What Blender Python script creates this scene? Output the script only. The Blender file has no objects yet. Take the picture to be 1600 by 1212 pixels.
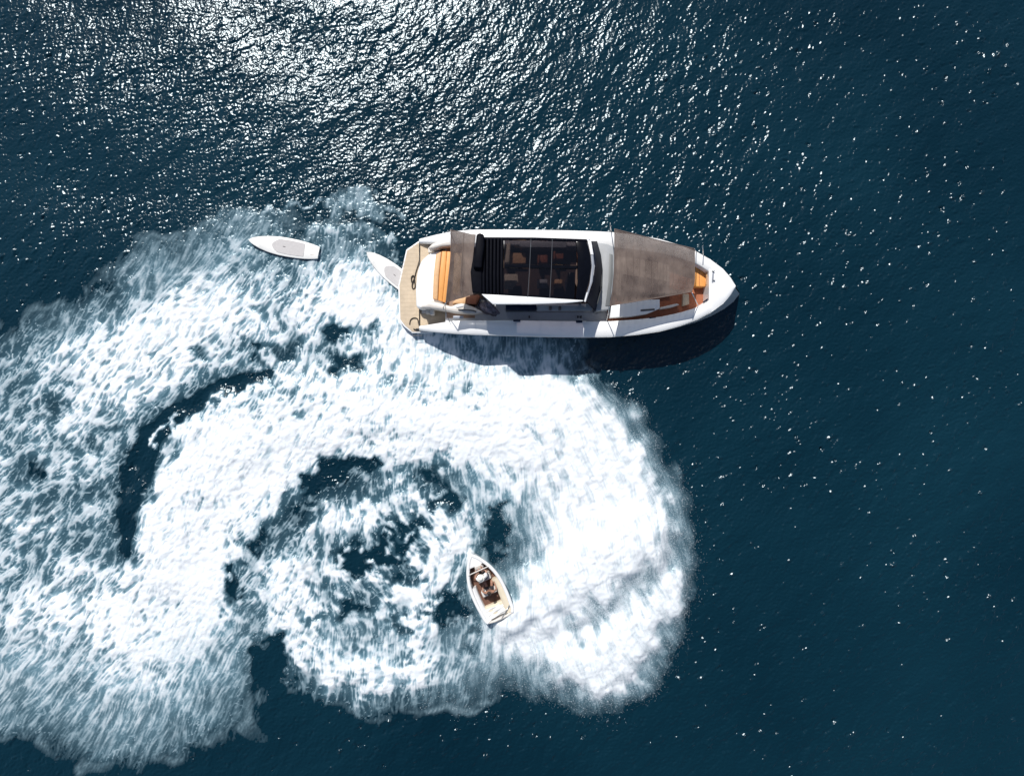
import bpy, bmesh, math, random
import numpy as np
from mathutils import Vector, Matrix

# ------------------------------------------------------------------ camera, sky, sun, exposure
sc = bpy.context.scene
COL = sc.collection
H = 33.0                      # the drone hovers 33 m above the water, looking straight down
F = 1089.0                    # focal length in photograph pixels (1600 wide)
cam_d = bpy.data.cameras.new('camera')
cam = bpy.data.objects.new('camera', cam_d)
COL.objects.link(cam)
cam.location = (0, 0, H)
cam.rotation_euler = (0, 0, 0)
cam_d.sensor_width = 36.0
cam_d.lens = 36.0 * F / 1600.0
cam_d.clip_end = 20000
sc.camera = cam

SUN_EL = math.radians(51.5)
SUN_AZ = math.radians(-21.0)          # measured from +Y (image up), negative = towards image left
sun_dir = Vector((math.sin(SUN_AZ) * math.cos(SUN_EL), math.cos(SUN_AZ) * math.cos(SUN_EL), math.sin(SUN_EL)))
world = bpy.data.worlds.new('World')
sc.world = world
world.use_nodes = True
wn = world.node_tree.nodes
bg = wn['Background']
skyt = wn.new('ShaderNodeTexSky')
skyt.sky_type = 'NISHITA'
skyt.sun_disc = False
skyt.sun_elevation = SUN_EL
skyt.sun_rotation = SUN_AZ
world.node_tree.links.new(skyt.outputs[0], bg.inputs[0])
bg.inputs[1].default_value = 0.09
sd = bpy.data.lights.new('sun', 'SUN')
sd.energy = 4.8
sd.angle = math.radians(0.5)
sd.color = (1.0, 0.965, 0.92)
sun = bpy.data.objects.new('sun', sd)
COL.objects.link(sun)
sun.location = sun_dir * 60
sun.rotation_euler = sun_dir.to_track_quat('Z', 'Y').to_euler()
sc.view_settings.view_transform = 'Standard'
sc.view_settings.look = 'None'
sc.view_settings.exposure = 0.0
sc.view_settings.gamma = 1.0
sc.view_settings.use_curve_mapping = False
sc.cycles.max_bounces = 8
sc.cycles.caustics_reflective = False
sc.cycles.caustics_refractive = False

# ------------------------------------------------------------------ helpers
def P(px, py, z=0.0):
    """a place measured in the photograph, at a known height above the water"""
    k = (H - z) / F
    return Vector(((px - 800.0) * k, (606.0 - py) * k, z))

def mat(name, col, rough=0.5, metal=0.0, var=0.0, vscale=6.0, spec=0.5, bump=0.0, bscale=60.0, coat=0.0):
    m = bpy.data.materials.new(name)
    m.use_nodes = True
    nt = m.node_tree
    b = nt.nodes['Principled BSDF']
    b.inputs['Roughness'].default_value = rough
    b.inputs['Metallic'].default_value = metal
    b.inputs['Specular IOR Level'].default_value = spec
    b.inputs['Coat Weight'].default_value = coat
    b.inputs['Base Color'].default_value = (*col, 1)
    geo = nt.nodes.new('ShaderNodeNewGeometry')
    if var > 0:
        n = nt.nodes.new('ShaderNodeTexNoise')
        n.inputs['Scale'].default_value = vscale
        n.inputs['Detail'].default_value = 5
        n.inputs['Roughness'].default_value = 0.65
        nt.links.new(geo.outputs['Position'], n.inputs['Vector'])
        r = nt.nodes.new('ShaderNodeValToRGB')
        r.color_ramp.elements[0].position = 0.3
        r.color_ramp.elements[1].position = 0.7
        r.color_ramp.elements[0].color = (*[c * (1 - var) for c in col], 1)
        r.color_ramp.elements[1].color = (*[min(1, c * (1 + var)) for c in col], 1)
        nt.links.new(n.outputs['Fac'], r.inputs['Fac'])
        nt.links.new(r.outputs['Color'], b.inputs['Base Color'])
    if bump > 0:
        n2 = nt.nodes.new('ShaderNodeTexNoise')
        n2.inputs['Scale'].default_value = bscale
        n2.inputs['Detail'].default_value = 3
        nt.links.new(geo.outputs['Position'], n2.inputs['Vector'])
        bn = nt.nodes.new('ShaderNodeBump')
        bn.inputs['Strength'].default_value = bump
        bn.inputs['Distance'].default_value = 0.02
        nt.links.new(n2.outputs['Fac'], bn.inputs['Height'])
        nt.links.new(bn.outputs['Normal'], b.inputs['Normal'])
    return m

def tag(o, label=None, cat=None, group=None, kind=None):
    if label: o['label'] = label
    if cat: o['category'] = cat
    if group: o['group'] = group
    if kind: o['kind'] = kind
    return o

def empty(name, loc, rz=0.0):
    o = bpy.data.objects.new(name, None)
    o.location = loc
    o.rotation_euler = (0, 0, rz)
    o.empty_display_size = 0.3
    COL.objects.link(o)
    return o

def root_of(p):
    while p.parent: p = p.parent
    return p

def link_mesh(name, me, m, parent=None, local=False):
    """link a mesh as ONE object; vertices are world coordinates unless local"""
    o = bpy.data.objects.new(name, me)
    if m: me.materials.append(m)
    COL.objects.link(o)
    if parent is not None:
        o.parent = parent
        if not local:
            me.transform(Matrix.Translation(-root_of(parent).location))
    return o

def bm_obj(name, bm, m, parent=None, local=False, smooth=False, angle=None):
    bmesh.ops.recalc_face_normals(bm, faces=bm.faces[:])
    me = bpy.data.meshes.new(name)
    bm.to_mesh(me)
    bm.free()
    if smooth or angle is not None:
        me.polygons.foreach_set('use_smooth', [True] * len(me.polygons))
        if angle is not None:
            me.set_sharp_from_angle(angle=math.radians(angle))
    return link_mesh(name, me, m, parent, local)

def add_prism(bm, pts, z0, z1, bev=0.0, seg=2):
    """pts: xy outline; walls from z0 up to z1, its top rim rounded by bev"""
    if not hasattr(z1, '__len__'): z1 = [z1] * len(pts)
    if not hasattr(z0, '__len__'): z0 = [z0] * len(pts)
    bot = [bm.verts.new((p[0], p[1], z)) for p, z in zip(pts, z0)]
    top = [bm.verts.new((p[0], p[1], z)) for p, z in zip(pts, z1)]
    n = len(pts)
    f = [bm.faces.new(top), bm.faces.new(bot[::-1])]
    for i in range(n):
        f.append(bm.faces.new((bot[i], bot[(i + 1) % n], top[(i + 1) % n], top[i])))
    bmesh.ops.recalc_face_normals(bm, faces=f)
    if bev > 0:
        es = [e for e in f[0].edges]
        es += [e for v in top for e in v.link_edges if e not in es and e.other_vert(v) in bot]
        bmesh.ops.bevel(bm, geom=es, offset=bev, segments=seg, affect='EDGES', profile=0.5, clamp_overlap=True)

def px_poly(pix, z):
    return [P(x, y, z).to_2d() for x, y in pix]

def slab(name, pix, z0, z1, m, parent, bev=0.03, seg=2):
    zt = z1 if not hasattr(z1, '__len__') else sum(z1) / len(z1)
    pts = [P(x, y, z1[i] if hasattr(z1, '__len__') else zt).to_2d() for i, (x, y) in enumerate(pix)]
    bm = bmesh.new()
    add_prism(bm, pts, z0, z1, bev, seg)
    return bm_obj(name, bm, m, parent, angle=40)

def box_px(x0, y0, x1, y1):
    return [(x0, y1), (x1, y1), (x1, y0), (x0, y0)]

def add_tube(bm, pts, r, n=8, cap=True):
    pts = [Vector(p) for p in pts]
    rr = r if hasattr(r, '__len__') else [r] * len(pts)
    rings = []
    up = Vector((0, 0, 1))
    for i, p in enumerate(pts):
        d = (pts[min(i + 1, len(pts) - 1)] - pts[max(i - 1, 0)])
        d = d.normalized() if d.length > 1e-9 else Vector((1, 0, 0))
        a = d.cross(up)
        if a.length < 0.05: a = d.cross(Vector((0, 1, 0)))
        a.normalize()
        b = a.cross(d).normalized()
        rings.append([bm.verts.new(p + (a * math.cos(2 * math.pi * k / n) + b * math.sin(2 * math.pi * k / n)) * rr[i]) for k in range(n)])
    for i in range(len(rings) - 1):
        for k in range(n):
            bm.faces.new((rings[i][k], rings[i][(k + 1) % n], rings[i + 1][(k + 1) % n], rings[i + 1][k]))
    if cap:
        bm.faces.new(rings[0][::-1]); bm.faces.new(rings[-1])

def tube(name, pts, r, m, parent=None, n=8, local=False):
    bm = bmesh.new()
    add_tube(bm, pts, r, n)
    return bm_obj(name, bm, m, parent, local, smooth=True)

def smooth_path(pts, n=8):
    """Catmull-Rom through the points"""
    pts = [Vector(p) for p in pts]
    out = []
    for i in range(len(pts) - 1):
        p0, p1, p2, p3 = pts[max(i - 1, 0)], pts[i], pts[i + 1], pts[min(i + 2, len(pts) - 1)]
        for k in range(n):
            t = k / n
            out.append(0.5 * ((2 * p1) + (p2 - p0) * t + (2 * p0 - 5 * p1 + 4 * p2 - p3) * t * t + (3 * p1 - p0 - 3 * p2 + p3) * t ** 3))
    out.append(pts[-1])
    return out

def sheet(name, left, right, nu, nv, th, m, parent, sag=0.0, wrinkle=0.0, seed=0, wr_dir='u'):
    """cloth stretched between two 3-D edge curves, with sag, wrinkles and a real thickness"""
    L = smooth_path(left, 12); R = smooth_path(right, 12)
    def at(c, t):
        f = t * (len(c) - 1); i = min(int(f), len(c) - 2); return c[i].lerp(c[i + 1], f - i)
    rg = np.random.RandomState(seed)
    ph = rg.rand(6) * 6.28; fr = rg.rand(6) * 14 + 4; tw = rg.rand(6) * 4 - 2
    def z_add(u, v):
        w = sum(math.sin(fr[k] * 2 * u * (1 if wr_dir == 'u' else .4) + tw[k] * v * 3 + fr[k] * v * (0.3 if wr_dir == 'u' else 2) + ph[k]) for k in range(6)) / 6
        return -sag * 4 * u * (1 - u) - sag * 2 * v * (1 - v) + wrinkle * w * (0.35 + 0.65 * math.sin(math.pi * u) ** .5)
    bm = bmesh.new()
    top = [[None] * (nv + 1) for _ in range(nu + 1)]
    bot = [[None] * (nv + 1) for _ in range(nu + 1)]
    for i in range(nu + 1):
        for j in range(nv + 1):
            u, v = i / nu, j / nv
            p = at(L, v).lerp(at(R, v), u)
            p.z += z_add(u, v)
            top[i][j] = bm.verts.new(p); bot[i][j] = bm.verts.new(p - Vector((0, 0, th)))
    for i in range(nu):
        for j in range(nv):
            bm.faces.new((top[i][j], top[i + 1][j], top[i + 1][j + 1], top[i][j + 1]))
            bm.faces.new((bot[i][j], bot[i][j + 1], bot[i + 1][j + 1], bot[i + 1][j]))
    for i in range(nu):
        for j in (0, nv):
            bm.faces.new((top[i][j], top[i + 1][j], bot[i + 1][j], bot[i][j]))
    for j in range(nv):
        for i in (0, nu):
            bm.faces.new((top[i][j], top[i][j + 1], bot[i][j + 1], bot[i][j]))
    o = bm_obj(name, bm, m, parent, angle=50)
    return o, lambda u, v: at(L, v).lerp(at(R, v), u) + Vector((0, 0, z_add(u, v)))

# ------------------------------------------------------------------ the sea: heights and foam computed on one grid
STEP = 0.05
gx = np.arange(-25.5, 25.5 + 1e-6, STEP)
gy = np.arange(-19.5, 19.5 + 1e-6, STEP)
NX, NY = len(gx), len(gy)
X, Y = np.meshgrid(gx, gy)                 # arrays [row y, col x]
X = X.astype(np.float32); Y = Y.astype(np.float32)
PX = 800 + 33 * X                          # the same places in photograph pixels
PY = 606 - 33 * Y
ky = np.fft.fftfreq(NY, STEP)[:, None] * 2 * np.pi
kx = np.fft.rfftfreq(NX, STEP)[None, :] * 2 * np.pi
KK = np.sqrt(kx ** 2 + ky ** 2) + 1e-9

def spec_noise(lo, hi, seed, power=0.0, direction=None, spread=2.0):
    """band-limited random field, wavelengths lo..hi metres, unit variance"""
    r = np.random.RandomState(seed)
    f = np.fft.rfft2(r.randn(NY, NX))
    k0, k1 = 2 * np.pi / hi, 2 * np.pi / lo
    w = np.exp(-(k0 / KK) ** 4) * np.exp(-(KK / k1) ** 4) * KK ** power
    if direction is not None:
        c = np.abs((kx * math.cos(direction) + ky * math.sin(direction)) / KK)
        w = w * (0.06 + c ** spread)
    n = np.fft.irfft2(f * w, s=(NY, NX))
    n -= n.mean()
    return (n / n.std()).astype(np.float32)

def blur(a, sig):
    g = np.exp(-0.5 * (KK * sig) ** 2)
    return np.fft.irfft2(np.fft.rfft2(a) * g, s=(NY, NX)).astype(np.float32)

def sstep(a, b, x):
    t = np.clip((x - a) / (b - a), 0, 1)
    return t * t * (3 - 2 * t)

def bil(a, fx, fy):
    fx = np.clip(fx, 0, a.shape[1] - 1.001); fy = np.clip(fy, 0, a.shape[0] - 1.001)
    ix = fx.astype(np.int32); iy = fy.astype(np.int32)
    tx = (fx - ix).astype(np.float32); ty = (fy - iy).astype(np.float32)
    return (a[iy, ix] * (1 - tx) + a[iy, ix + 1] * tx) * (1 - ty) + (a[iy + 1, ix] * (1 - tx) + a[iy + 1, ix + 1] * tx) * ty

# uneven edges: every foam shape is looked up through a gentle warp
WX = PX + 7 * spec_noise(1.0, 3.2, 11) + 3.2 * spec_noise(0.3, 0.9, 12)
WY = PY + 7 * spec_noise(1.0, 3.2, 13) + 3.2 * spec_noise(0.3, 0.9, 14)

# mean foam cover, one number per 50 x 50 px (1.5 m) from x 0, y 280
COVER = '''
0 0 0 0 0 0 0 0 .5 .5 .5 .5 0 0 0 0 0 0 0 0 0 0 0 0
0 0 0 0 0 0 2 4 2.5 1 1 .5 0 0 0 0 0 0 0 0 0 0 0 0
0 0 0 1 4 3.5 4 5 4 4 6 5 2 0 0 0 0 0 0 0 0 0 0 0
0 0 1 2.5 5 6 8 8 5 7 8 8 6 2 0 0 0 0 0 0 0 0 0 0
1 3 5 6 7 8 8 7.5 7 7 6 7 8 7 4 4 3 2 0 0 0 0 0 0
4 7 7.5 7.5 7.5 7.5 6.5 6 6 6 5 7 8 8 7 6 5 4 1 0 0 0 0 0
4.5 5.5 6.5 7.5 8 7 5.5 4 6.5 8 8 7.5 7.5 8 8 8 8.5 8 3 .3 0 0 0 0
5.5 5.5 6.5 6.5 6.5 5 6 7.5 7 7.5 8 9 9 9 9 9 9 9 8 4.5 .3 0 0 0
5.5 5.5 6.5 6 3 5 8 8.5 9 8.5 7 6 8 7 8.5 9 8.5 9 9 8.5 1.6 0 0 0
5 4.5 5 5.5 2.5 7 9 9 9 6 2.5 3 5 4 4 7.5 7 9 9 9 5 .2 0 0
5.5 5 5 4.5 2.5 8 9 8 5 3 5 6 7 6 5.5 4 5.5 8.5 9 9 8.5 1.9 0 0
5 5 5 4.5 3.5 9 9 6 4 5 7 6 2.5 4 8 1.5 5 8.5 9 9 9 2 0 0
5.5 6.5 7 6 8 9 9 5 6 8 5 4 4 7.5 4 4 5.5 9 9 9 8.5 1.8 0 0
6.5 8 8 7 8.5 8 9 5 6 8 4.5 5 6 7 3 6 8.5 9 8.5 8 7 1 0 0
6.5 6.5 6.5 7.5 8.5 8.5 7 5 3 7.5 6 5.5 5 5.5 4 8 9 8.5 8 8.5 5 .2 0 0
5.5 5.5 5.5 7 7 6 5 4 1 5 6.5 8 8 7 5 2.5 3 6 8.5 8.5 2 0 0 0
4.5 5 5 5.5 5.5 5 4.5 2 .5 0 0 3 1 1 1 .5 .3 .6 2.2 1.4 0 0 0 0
1 1.5 3 4 4 3 1.5 .6 .7 .4 .2 .1 0 0 0 0 0 0 0 0 0 0 0 0
0 0 1 1.2 .5 .6 .3 .5 .8 .5 .2 .1 0 0 0 0 0 0 0 0 0 0 0 0'''
cg = np.array([[float(v) for v in r.split()] for r in COVER.strip().split('\n')], np.float32) / 9.0
cg = np.vstack([np.zeros((1, 24), np.float32), cg, cg[-1:] * .5])
cg = np.hstack([cg[:, :1], cg])
D = bil(cg, (WX + 25) / 50.0, (WY - 305) / 50.0 + 1)
D *= (WY > 265)
D = np.clip(blur(D, 0.26), 0, 1)

def stroke_mask(pts, wid, soft=0.5, wf=1.0):
    """1 inside a brush stroke of half-width wid (px), falling off softly; bounded to its own box for speed"""
    if not hasattr(wid, '__len__'): wid = [wid] * len(pts)
    mx = max(wid) * (1 + soft) + 30
    x0 = min(p[0] for p in pts) - mx; x1 = max(p[0] for p in pts) + mx
    y0 = min(p[1] for p in pts) - mx; y1 = max(p[1] for p in pts) + mx
    c0 = max(0, int((x0 - 800) / 33 / STEP + NX / 2)); c1 = min(NX, int((x1 - 800) / 33 / STEP + NX / 2) + 1)
    r0 = max(0, int((606 - y1) / 33 / STEP + NY / 2)); r1 = min(NY, int((606 - y0) / 33 / STEP + NY / 2) + 1)
    sl = (slice(r0, r1), slice(c0, c1))
    a, b = PX[sl] + wf * (WX[sl] - PX[sl]), PY[sl] + wf * (WY[sl] - PY[sl])
    best = np.full(a.shape, 1e9, np.float32)
    if len(pts) == 1: pts = [pts[0], (pts[0][0] + .1, pts[0][1])]; wid = [wid[0]] * 2
    for (p, q, w0, w1) in zip(pts[:-1], pts[1:], wid[:-1], wid[1:]):
        dx, dy = q[0] - p[0], q[1] - p[1]
        t = np.clip(((a - p[0]) * dx + (b - p[1]) * dy) / (dx * dx + dy * dy), 0, 1)
        d = np.hypot(a - p[0] - t * dx, b - p[1] - t * dy) / (w0 + (w1 - w0) * t)
        best = np.minimum(best, d)
    return sl, 1 - sstep(1 - soft * .6, 1 + soft, best)

def paint(A, pts, wid, val, soft=0.5, wf=1.0):
    sl, m = stroke_mask(pts, wid, soft, wf)
    A[sl] = A[sl] * (1 - m) + val * m

B = 0.92
for pts, w, v, s in [
    # bright bands of thick foam
    ([(720, 790), (692, 850), (668, 910), (652, 960), (645, 1010)], [14, 22, 20, 20, 14], .86, .8),
    ([(450, 890), (440, 955), (470, 1020), (540, 1058), (600, 1064), (660, 1046)], [16, 18, 16, 16, 18, 14], .84, .7),
    ([(500, 818), (560, 806), (620, 800), (660, 795)], [12, 16, 14, 10], .8, .8),
    ([(235, 880), (250, 800), (280, 730), (330, 690), (400, 650), (480, 622), (560, 620), (640, 632)], [18, 22, 22, 20, 16, 14, 16, 18], .92, .9),
    ([(300, 850), (330, 780), (380, 730), (450, 690), (540, 670), (650, 655)], [36, 36, 32, 28, 26, 24], .905, .9),
    ([(830, 620), (900, 660), (960, 730), (980, 800), (960, 870)], [38, 42, 46, 50, 56], 1.0, .5),
    ([(800, 975), (860, 930), (930, 860)], [22, 44, 60], 1.0, .6),
    ([(900, 1040), (960, 1050), (1000, 990), (1050, 920)], [26, 26, 22, 16], .97, .8),
    ([(560, 440), (530, 470), (600, 480)], [26, 30, 26], .92, .9),
    ([(330, 470), (280, 500), (200, 545)], [30, 26, 26], .9, .9),
    ([(190, 960), (240, 1000), (320, 930)], [30, 40, 30], .92, .9),
    # translucent tongue of foam above the paddleboards
    ([(520, 322), (555, 312), (585, 327)], [12, 17, 13], .45, .6),
    ([(606, 336), (622, 339)], [7, 8], .4, .6),
    ([(412, 330), (460, 320), (512, 309)], [2, 2.5, 3], .7, .8),
    ([(395, 345), (350, 345)], [12, 12], .45, .8),
    ([(480, 366), (520, 359), (560, 358), (612, 374)], [6, 9, 9, 6], .55, .8),
    # greyer, thinner patches inside the thick bands
    ([(405, 640), (460, 628), (520, 640)], [14, 18, 14], .76, 1.0),
    ([(580, 600), (660, 606), (750, 615)], [14, 18, 16], .78, 1.0),
    ([(548, 682), (590, 672), (640, 684)], [8, 14, 10], .80, 1.0),
    ([(832, 672), (862, 692), (892, 720)], [10, 16, 10], .84, 1.0),
    ([(858, 735), (885, 768)], [12, 10], .84, 1.0),
    ([(1006, 735), (1030, 790), (1026, 850)], [8, 10, 10], .80, 1.0),
    ([(300, 790), (318, 775)], [9, 8], .72, 1.0),
    ([(262, 945), (232, 965), (228, 990)], [10, 14, 12], .74, 1.0),
    # pools of clear dark water; shade of trough and plume painted as thin foam
    
    ([(478, 768), (505, 745), (540, 727), (575, 719), (594, 722)], [8, 15, 16, 13, 8], .03, .4),
    ([(470, 778), (520, 765), (560, 752)], [8, 10, 8], .25, .6),
    ([(630, 753), (660, 743), (690, 736)], [5, 7, 5], .2, .5),
    ([(676, 752), (706, 748)], [8, 8], .15, .7),
    ([(688, 786), (704, 770)], [15, 12], .08, .6),
    ([(655, 768), (640, 775)], [12, 8], .3, .7),
    ([(600, 813), (625, 812), (650, 820), (668, 824)], [5, 10, 9, 4], .03, .4),
    ([(594, 838), (620, 842), (650, 848)], [8, 12, 10], .03, .4),
    ([(540, 870), (575, 862), (602, 870), (634, 878)], [11, 15, 14, 9], .06, .5),
    ([(542, 892), (580, 896)], [11, 13], .1, .6),
    ([(545, 955), (565, 948)], [11, 10], .1, .6),
    ([(600, 984)], [9], .12, .6),
    ([(628, 976), (634, 985)], [11, 9], .1, .6),
    ([(482, 975), (500, 970)], [10, 12], .25, .6),
    ([(690, 958), (712, 942), (728, 950)], [17, 20, 15], .05, .6),
    ([(735, 985), (728, 1000)], [10, 10], .15, .7),
    ([(618, 905), (650, 898)], [11, 8], .18, .6),
    ([(432, 1000), (418, 1030), (430, 1060)], [13, 22, 20], .03, .6),
    ([(372, 892), (362, 922), (352, 942)], [7, 10, 8], .05, .5),
    ([(396, 850), (384, 872)], [8, 7], .1, .5),
    ([(412, 832), (404, 850)], [8, 7], .1, .5),
    ([(430, 822), (455, 802), (492, 792)], [14, 14, 10], .22, .6),
    ([(788, 792), (780, 820), (777, 845), (786, 866)], [9, 21, 23, 16], .05, .45),
    ([(812, 880), (800, 850)], [12, 12], .35, .8),
    ([(528, 512), (514, 530)], [15, 11], .05, .5),
    ([(532, 560), (546, 566), (520, 571)], [12, 14, 10], .15, .5),
    ([(386, 545), (402, 548)], [6, 7], .08, .5),
    ([(312, 546)], [9], .2, .6),
    ([(580, 506)], [7], .15, .6),
    ([(420, 546), (445, 552), (460, 540)], [9, 11, 8], .2, .6),
    ([(174, 664), (186, 672)], [7, 6], .12, .5),
    ([(130, 696), (150, 694)], [8, 9], .28, .6),
    ([(58, 736)], [13], .15, .6),
    ([(128, 752)], [18], .3, .6),
    ([(74, 622), (86, 642)], [14, 12], .25, .6),
    ([(1030, 885), (1000, 905), (950, 945), (900, 975)], [10, 16, 18, 14], .62, 1.0),  # plume's side away from the sun, its shade painted as thinner foam
    ([(375, 586), (310, 610), (252, 645), (206, 695), (188, 750), (180, 800)], [12, 18, 22, 24, 22, 16], .501, 1.0),  # soft shading into the trough, painted as thinning foam
    ([(420, 586), (385, 593), (355, 604), (320, 620), (290, 638), (262, 658), (238, 684), (222, 712), (211, 742)], [9, 12, 14, 14, 15, 17, 20, 23, 23], .021, .35),  # shadow line of the wave crest's steep face, painted as bare water
    ([(211, 742), (203, 785), (199, 825), (202, 858)], [23, 22, 20, 13], .131, .6),  # lower end of the painted crest shadow
    # filaments
    ([(412, 603), (370, 617), (335, 631), (300, 644), (270, 662), (250, 683), (240, 705)], [4, 4, 4, 4, 4, 4, 3], .97, .6),
    ([(500, 882), (545, 901), (580, 915), (612, 926)], 4, .85, .8),
    ([(582, 886), (600, 905), (614, 926)], 3, .85, .8),
    ([(612, 926), (650, 920), (692, 912)], 5, .9, .8),
    ([(600, 850), (630, 858), (664, 880)], 4, .75, .8),
    ([(600, 828), (630, 830), (662, 838)], 3.5, .75, .8),
    ([(596, 975), (612, 950), (614, 926)], 4, .8, .8),
    ([(612, 990), (605, 1040)], 4, .8, .8),
    ([(722, 1000), (735, 960)], 2.5, .7, .8),
    ([(700, 1062), (740, 1045), (765, 1015)], 5, .7, .9),
    ([(0, 817), (50, 818), (100, 812)], 4, .75, 1.0),
    ([(170, 760), (130, 742), (115, 735)], 4, .75, 1.0),
]:
    paint(D, pts, w, v, s, .3 if v in (.021, .131, .501) else 1.0)
D = np.clip(blur(np.clip(D, 0, 1), 0.05), 0, 1)

# where the foam is only a thin veil of bubbles (grey, streaky) instead of white lace
VEIL = np.zeros_like(D)
for x, y, rx, ry, a in [(260, 405, 105, 48, 1), (390, 360, 90, 40, .9), (560, 322, 75, 36, 1), (180, 1130, 190, 80, 1), (30, 1080, 130, 75, .9),
                        (350, 1070, 90, 95, .9), (820, 545, 130, 42, .8), (700, 1105, 160, 18, .8), (60, 490, 110, 40, .6),
                        (430, 1150, 120, 60, .8), (300, 1020, 90, 50, .4), (740, 770, 50, 40, .6), (820, 850, 36, 70, .7), (520, 390, 70, 30, .5),
                        (540, 990, 40, 30, .6), (600, 1000, 30, 30, .6), (720, 1000, 40, 30, .6)]:
    VEIL = np.maximum(VEIL, a * np.exp(-(((WX - x) / rx) ** 2 + ((WY - y) / ry) ** 2)))
D *= VEIL + (1 - VEIL) * sstep(.04, .30, D) ** .6      # torn, fairly crisp outer edges where it is not a veil
MIST = sstep(760, 900, WX + 0.35 * (WY - 700)) * sstep(570, 640, WY)      # fresh spray on the outer turn

# the way the foam is drawn out: angles (0 = image right, 90 = image up) at some places, blended between
flow = [(100, 1000, 52), (300, 1100, 68), (50, 700, 45), (150, 620, 50), (300, 450, 48), (150, 480, 58), (250, 400, 58), (500, 480, 60), (520, 550, 78), (700, 560, 88),
        (850, 560, 98), (600, 640, 72), (450, 640, 58), (600, 780, 100), (540, 740, 55), (700, 900, 78), (560, 1050, 88), (700, 1050, 78), (900, 700, 112), (1000, 720, 118),
        (1000, 850, 100), (1000, 960, 125), (900, 1050, 108), (840, 800, 98), (960, 620, 122), (300, 800, 62), (330, 950, 56), (560, 320, 80), (420, 860, 60), (600, 900, 120), (650, 850, 140)]
c2 = np.zeros_like(D); s2 = np.zeros_like(D)
for x, y, a in flow:
    w = 1.0 / (((PX - x) ** 2 + (PY - y) ** 2) / 1e4 + .08) ** 2
    c2 += w * math.cos(2 * math.radians(a)); s2 += w * math.sin(2 * math.radians(a))
ang = 0.5 * np.arctan2(s2, c2) + 0.13 * spec_noise(1.5, 5, 21)
FVX, FVY = np.cos(ang).astype(np.float32), np.sin(ang).astype(np.float32)

def lic(n, half, h=1.0, VX=None, VY=None):
    """smear a field along the flow"""
    if VX is None: VX, VY = FVX, FVY
    fx0, fy0 = np.meshgrid(np.arange(NX, dtype=np.float32), np.arange(NY, dtype=np.float32))
    acc = n.copy(); wsum = 1.0
    for sgn in (1, -1):
        fx, fy = fx0.copy(), fy0.copy()
        for i in range(half):
            ix = np.clip(fx + .5, 0, NX - 1).astype(np.int32); iy = np.clip(fy + .5, 0, NY - 1).astype(np.int32)
            fx += sgn * h * VX[iy, ix]; fy += sgn * h * VY[iy, ix]
            w = 1 - (i + 1) / (half + 1)
            acc = acc + w * bil(n, fx, fy); wsum += w
    acc -= acc.mean()
    return (acc / acc.std()).astype(np.float32)

TX, TY = (WY - 860), (WX - 630)                       # tangents of the turn (image y runs down, so world tangent = (dy, dx))
tl = np.hypot(TX, TY) + 1e-3
ta = np.arctan2(TY / tl, TX / tl) + 0.22 + 0.34 * spec_noise(0.8, 2.6, 22)
TVX, TVY = np.cos(ta).astype(np.float32), np.sin(ta).astype(np.float32)

def rank01(a):
    s = np.sort(a.ravel()[::7])
    return np.interp(a, s, np.linspace(0, 1, len(s))).astype(np.float32)

def web(lo, hi, seed, half):
    n = lic(spec_noise(lo, hi, seed), half)
    return rank01(-np.abs(n))

STREAK = rank01(lic(spec_noise(0.09, 0.3, 31), 10))
STREAK2 = rank01(lic(spec_noise(0.2, 0.8, 38), 22) + .5 * lic(spec_noise(0.1, 0.3, 63), 14))
FINE = rank01(lic(spec_noise(0.1, 0.25, 32), 2))
SIZE = rank01(spec_noise(1.2, 4.5, 64))                  # where the cells are coarse and where they are fine
WEBL = web(0.9, 2.2, 65, 9)
WEB1 = web(0.5, 1.2, 33, 7)
WEB2 = web(0.2, 0.5, 34, 5)
BLOB = rank01(lic(spec_noise(0.5, 1.6, 35), 9))
PATCH = rank01(spec_noise(1.5, 4, 36))
u_lace = rank01(1.1 * WEBL * SIZE + 0.75 * WEB1 + 0.9 * WEB2 * (1.1 - SIZE) + 0.40 * STREAK + 0.15 * FINE + 0.75 * BLOB)
BAND = rank01(lic(spec_noise(0.45, 1.5, 60), 14, 1.5, TVX, TVY) + .5 * lic(spec_noise(0.2, 0.6, 61), 9, 1.2, TVX, TVY) + .5 * spec_noise(0.3, 1.2, 62))
TURN = sstep(170, 300, WX) * sstep(560, 640, WY) * np.exp(-(np.clip(np.hypot(WX - 650, WY - 840) - 330, 0, None) / 130) ** 2)
MEMB = web(0.5, 1.2, 39, 6)                              # thin membranes strung across the gaps
HOLE = rank01(lic(spec_noise(0.42, 0.95, 40), 7) + .7 * lic(spec_noise(0.22, 0.5, 47), 5))        # oval holes torn in thick foam
u_mist = rank01(0.55 * STREAK + 0.15 * FINE + 1.0 * BLOB + 0.3 * WEB2)
U = u_lace * (1 - .8 * MIST) + u_mist * .8 * MIST
DL = np.clip(D * 1.03, 0, 1) ** 1.5           # the numbers above are brightnesses as seen; light is their power
Dn = np.clip(DL + 0.22 * (PATCH - .5) * sstep(.04, .3, DL) * (1 - sstep(.7, .95, DL)), 0, 1)
Dn = np.clip(Dn + .30 * (BAND - .5) * TURN * sstep(.06, .3, DL) * (1 - sstep(.85, 1.0, DL)), 0, 1)
soft = 0.38 + 0.1 * MIST
lace = sstep(-soft, soft, U - (1.12 - 1.30 * Dn))
lace *= sstep(0.0, 0.06, DL) * (0.60 + 0.40 * sstep(.3, .9, Dn))
lace = np.maximum(lace, sstep(.78, .97, DL) * (.68 + .35 * rank01(.6 * STREAK2 + .4 * BLOB + .3 * FINE + .55 * TURN * BAND) ** .8))
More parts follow.
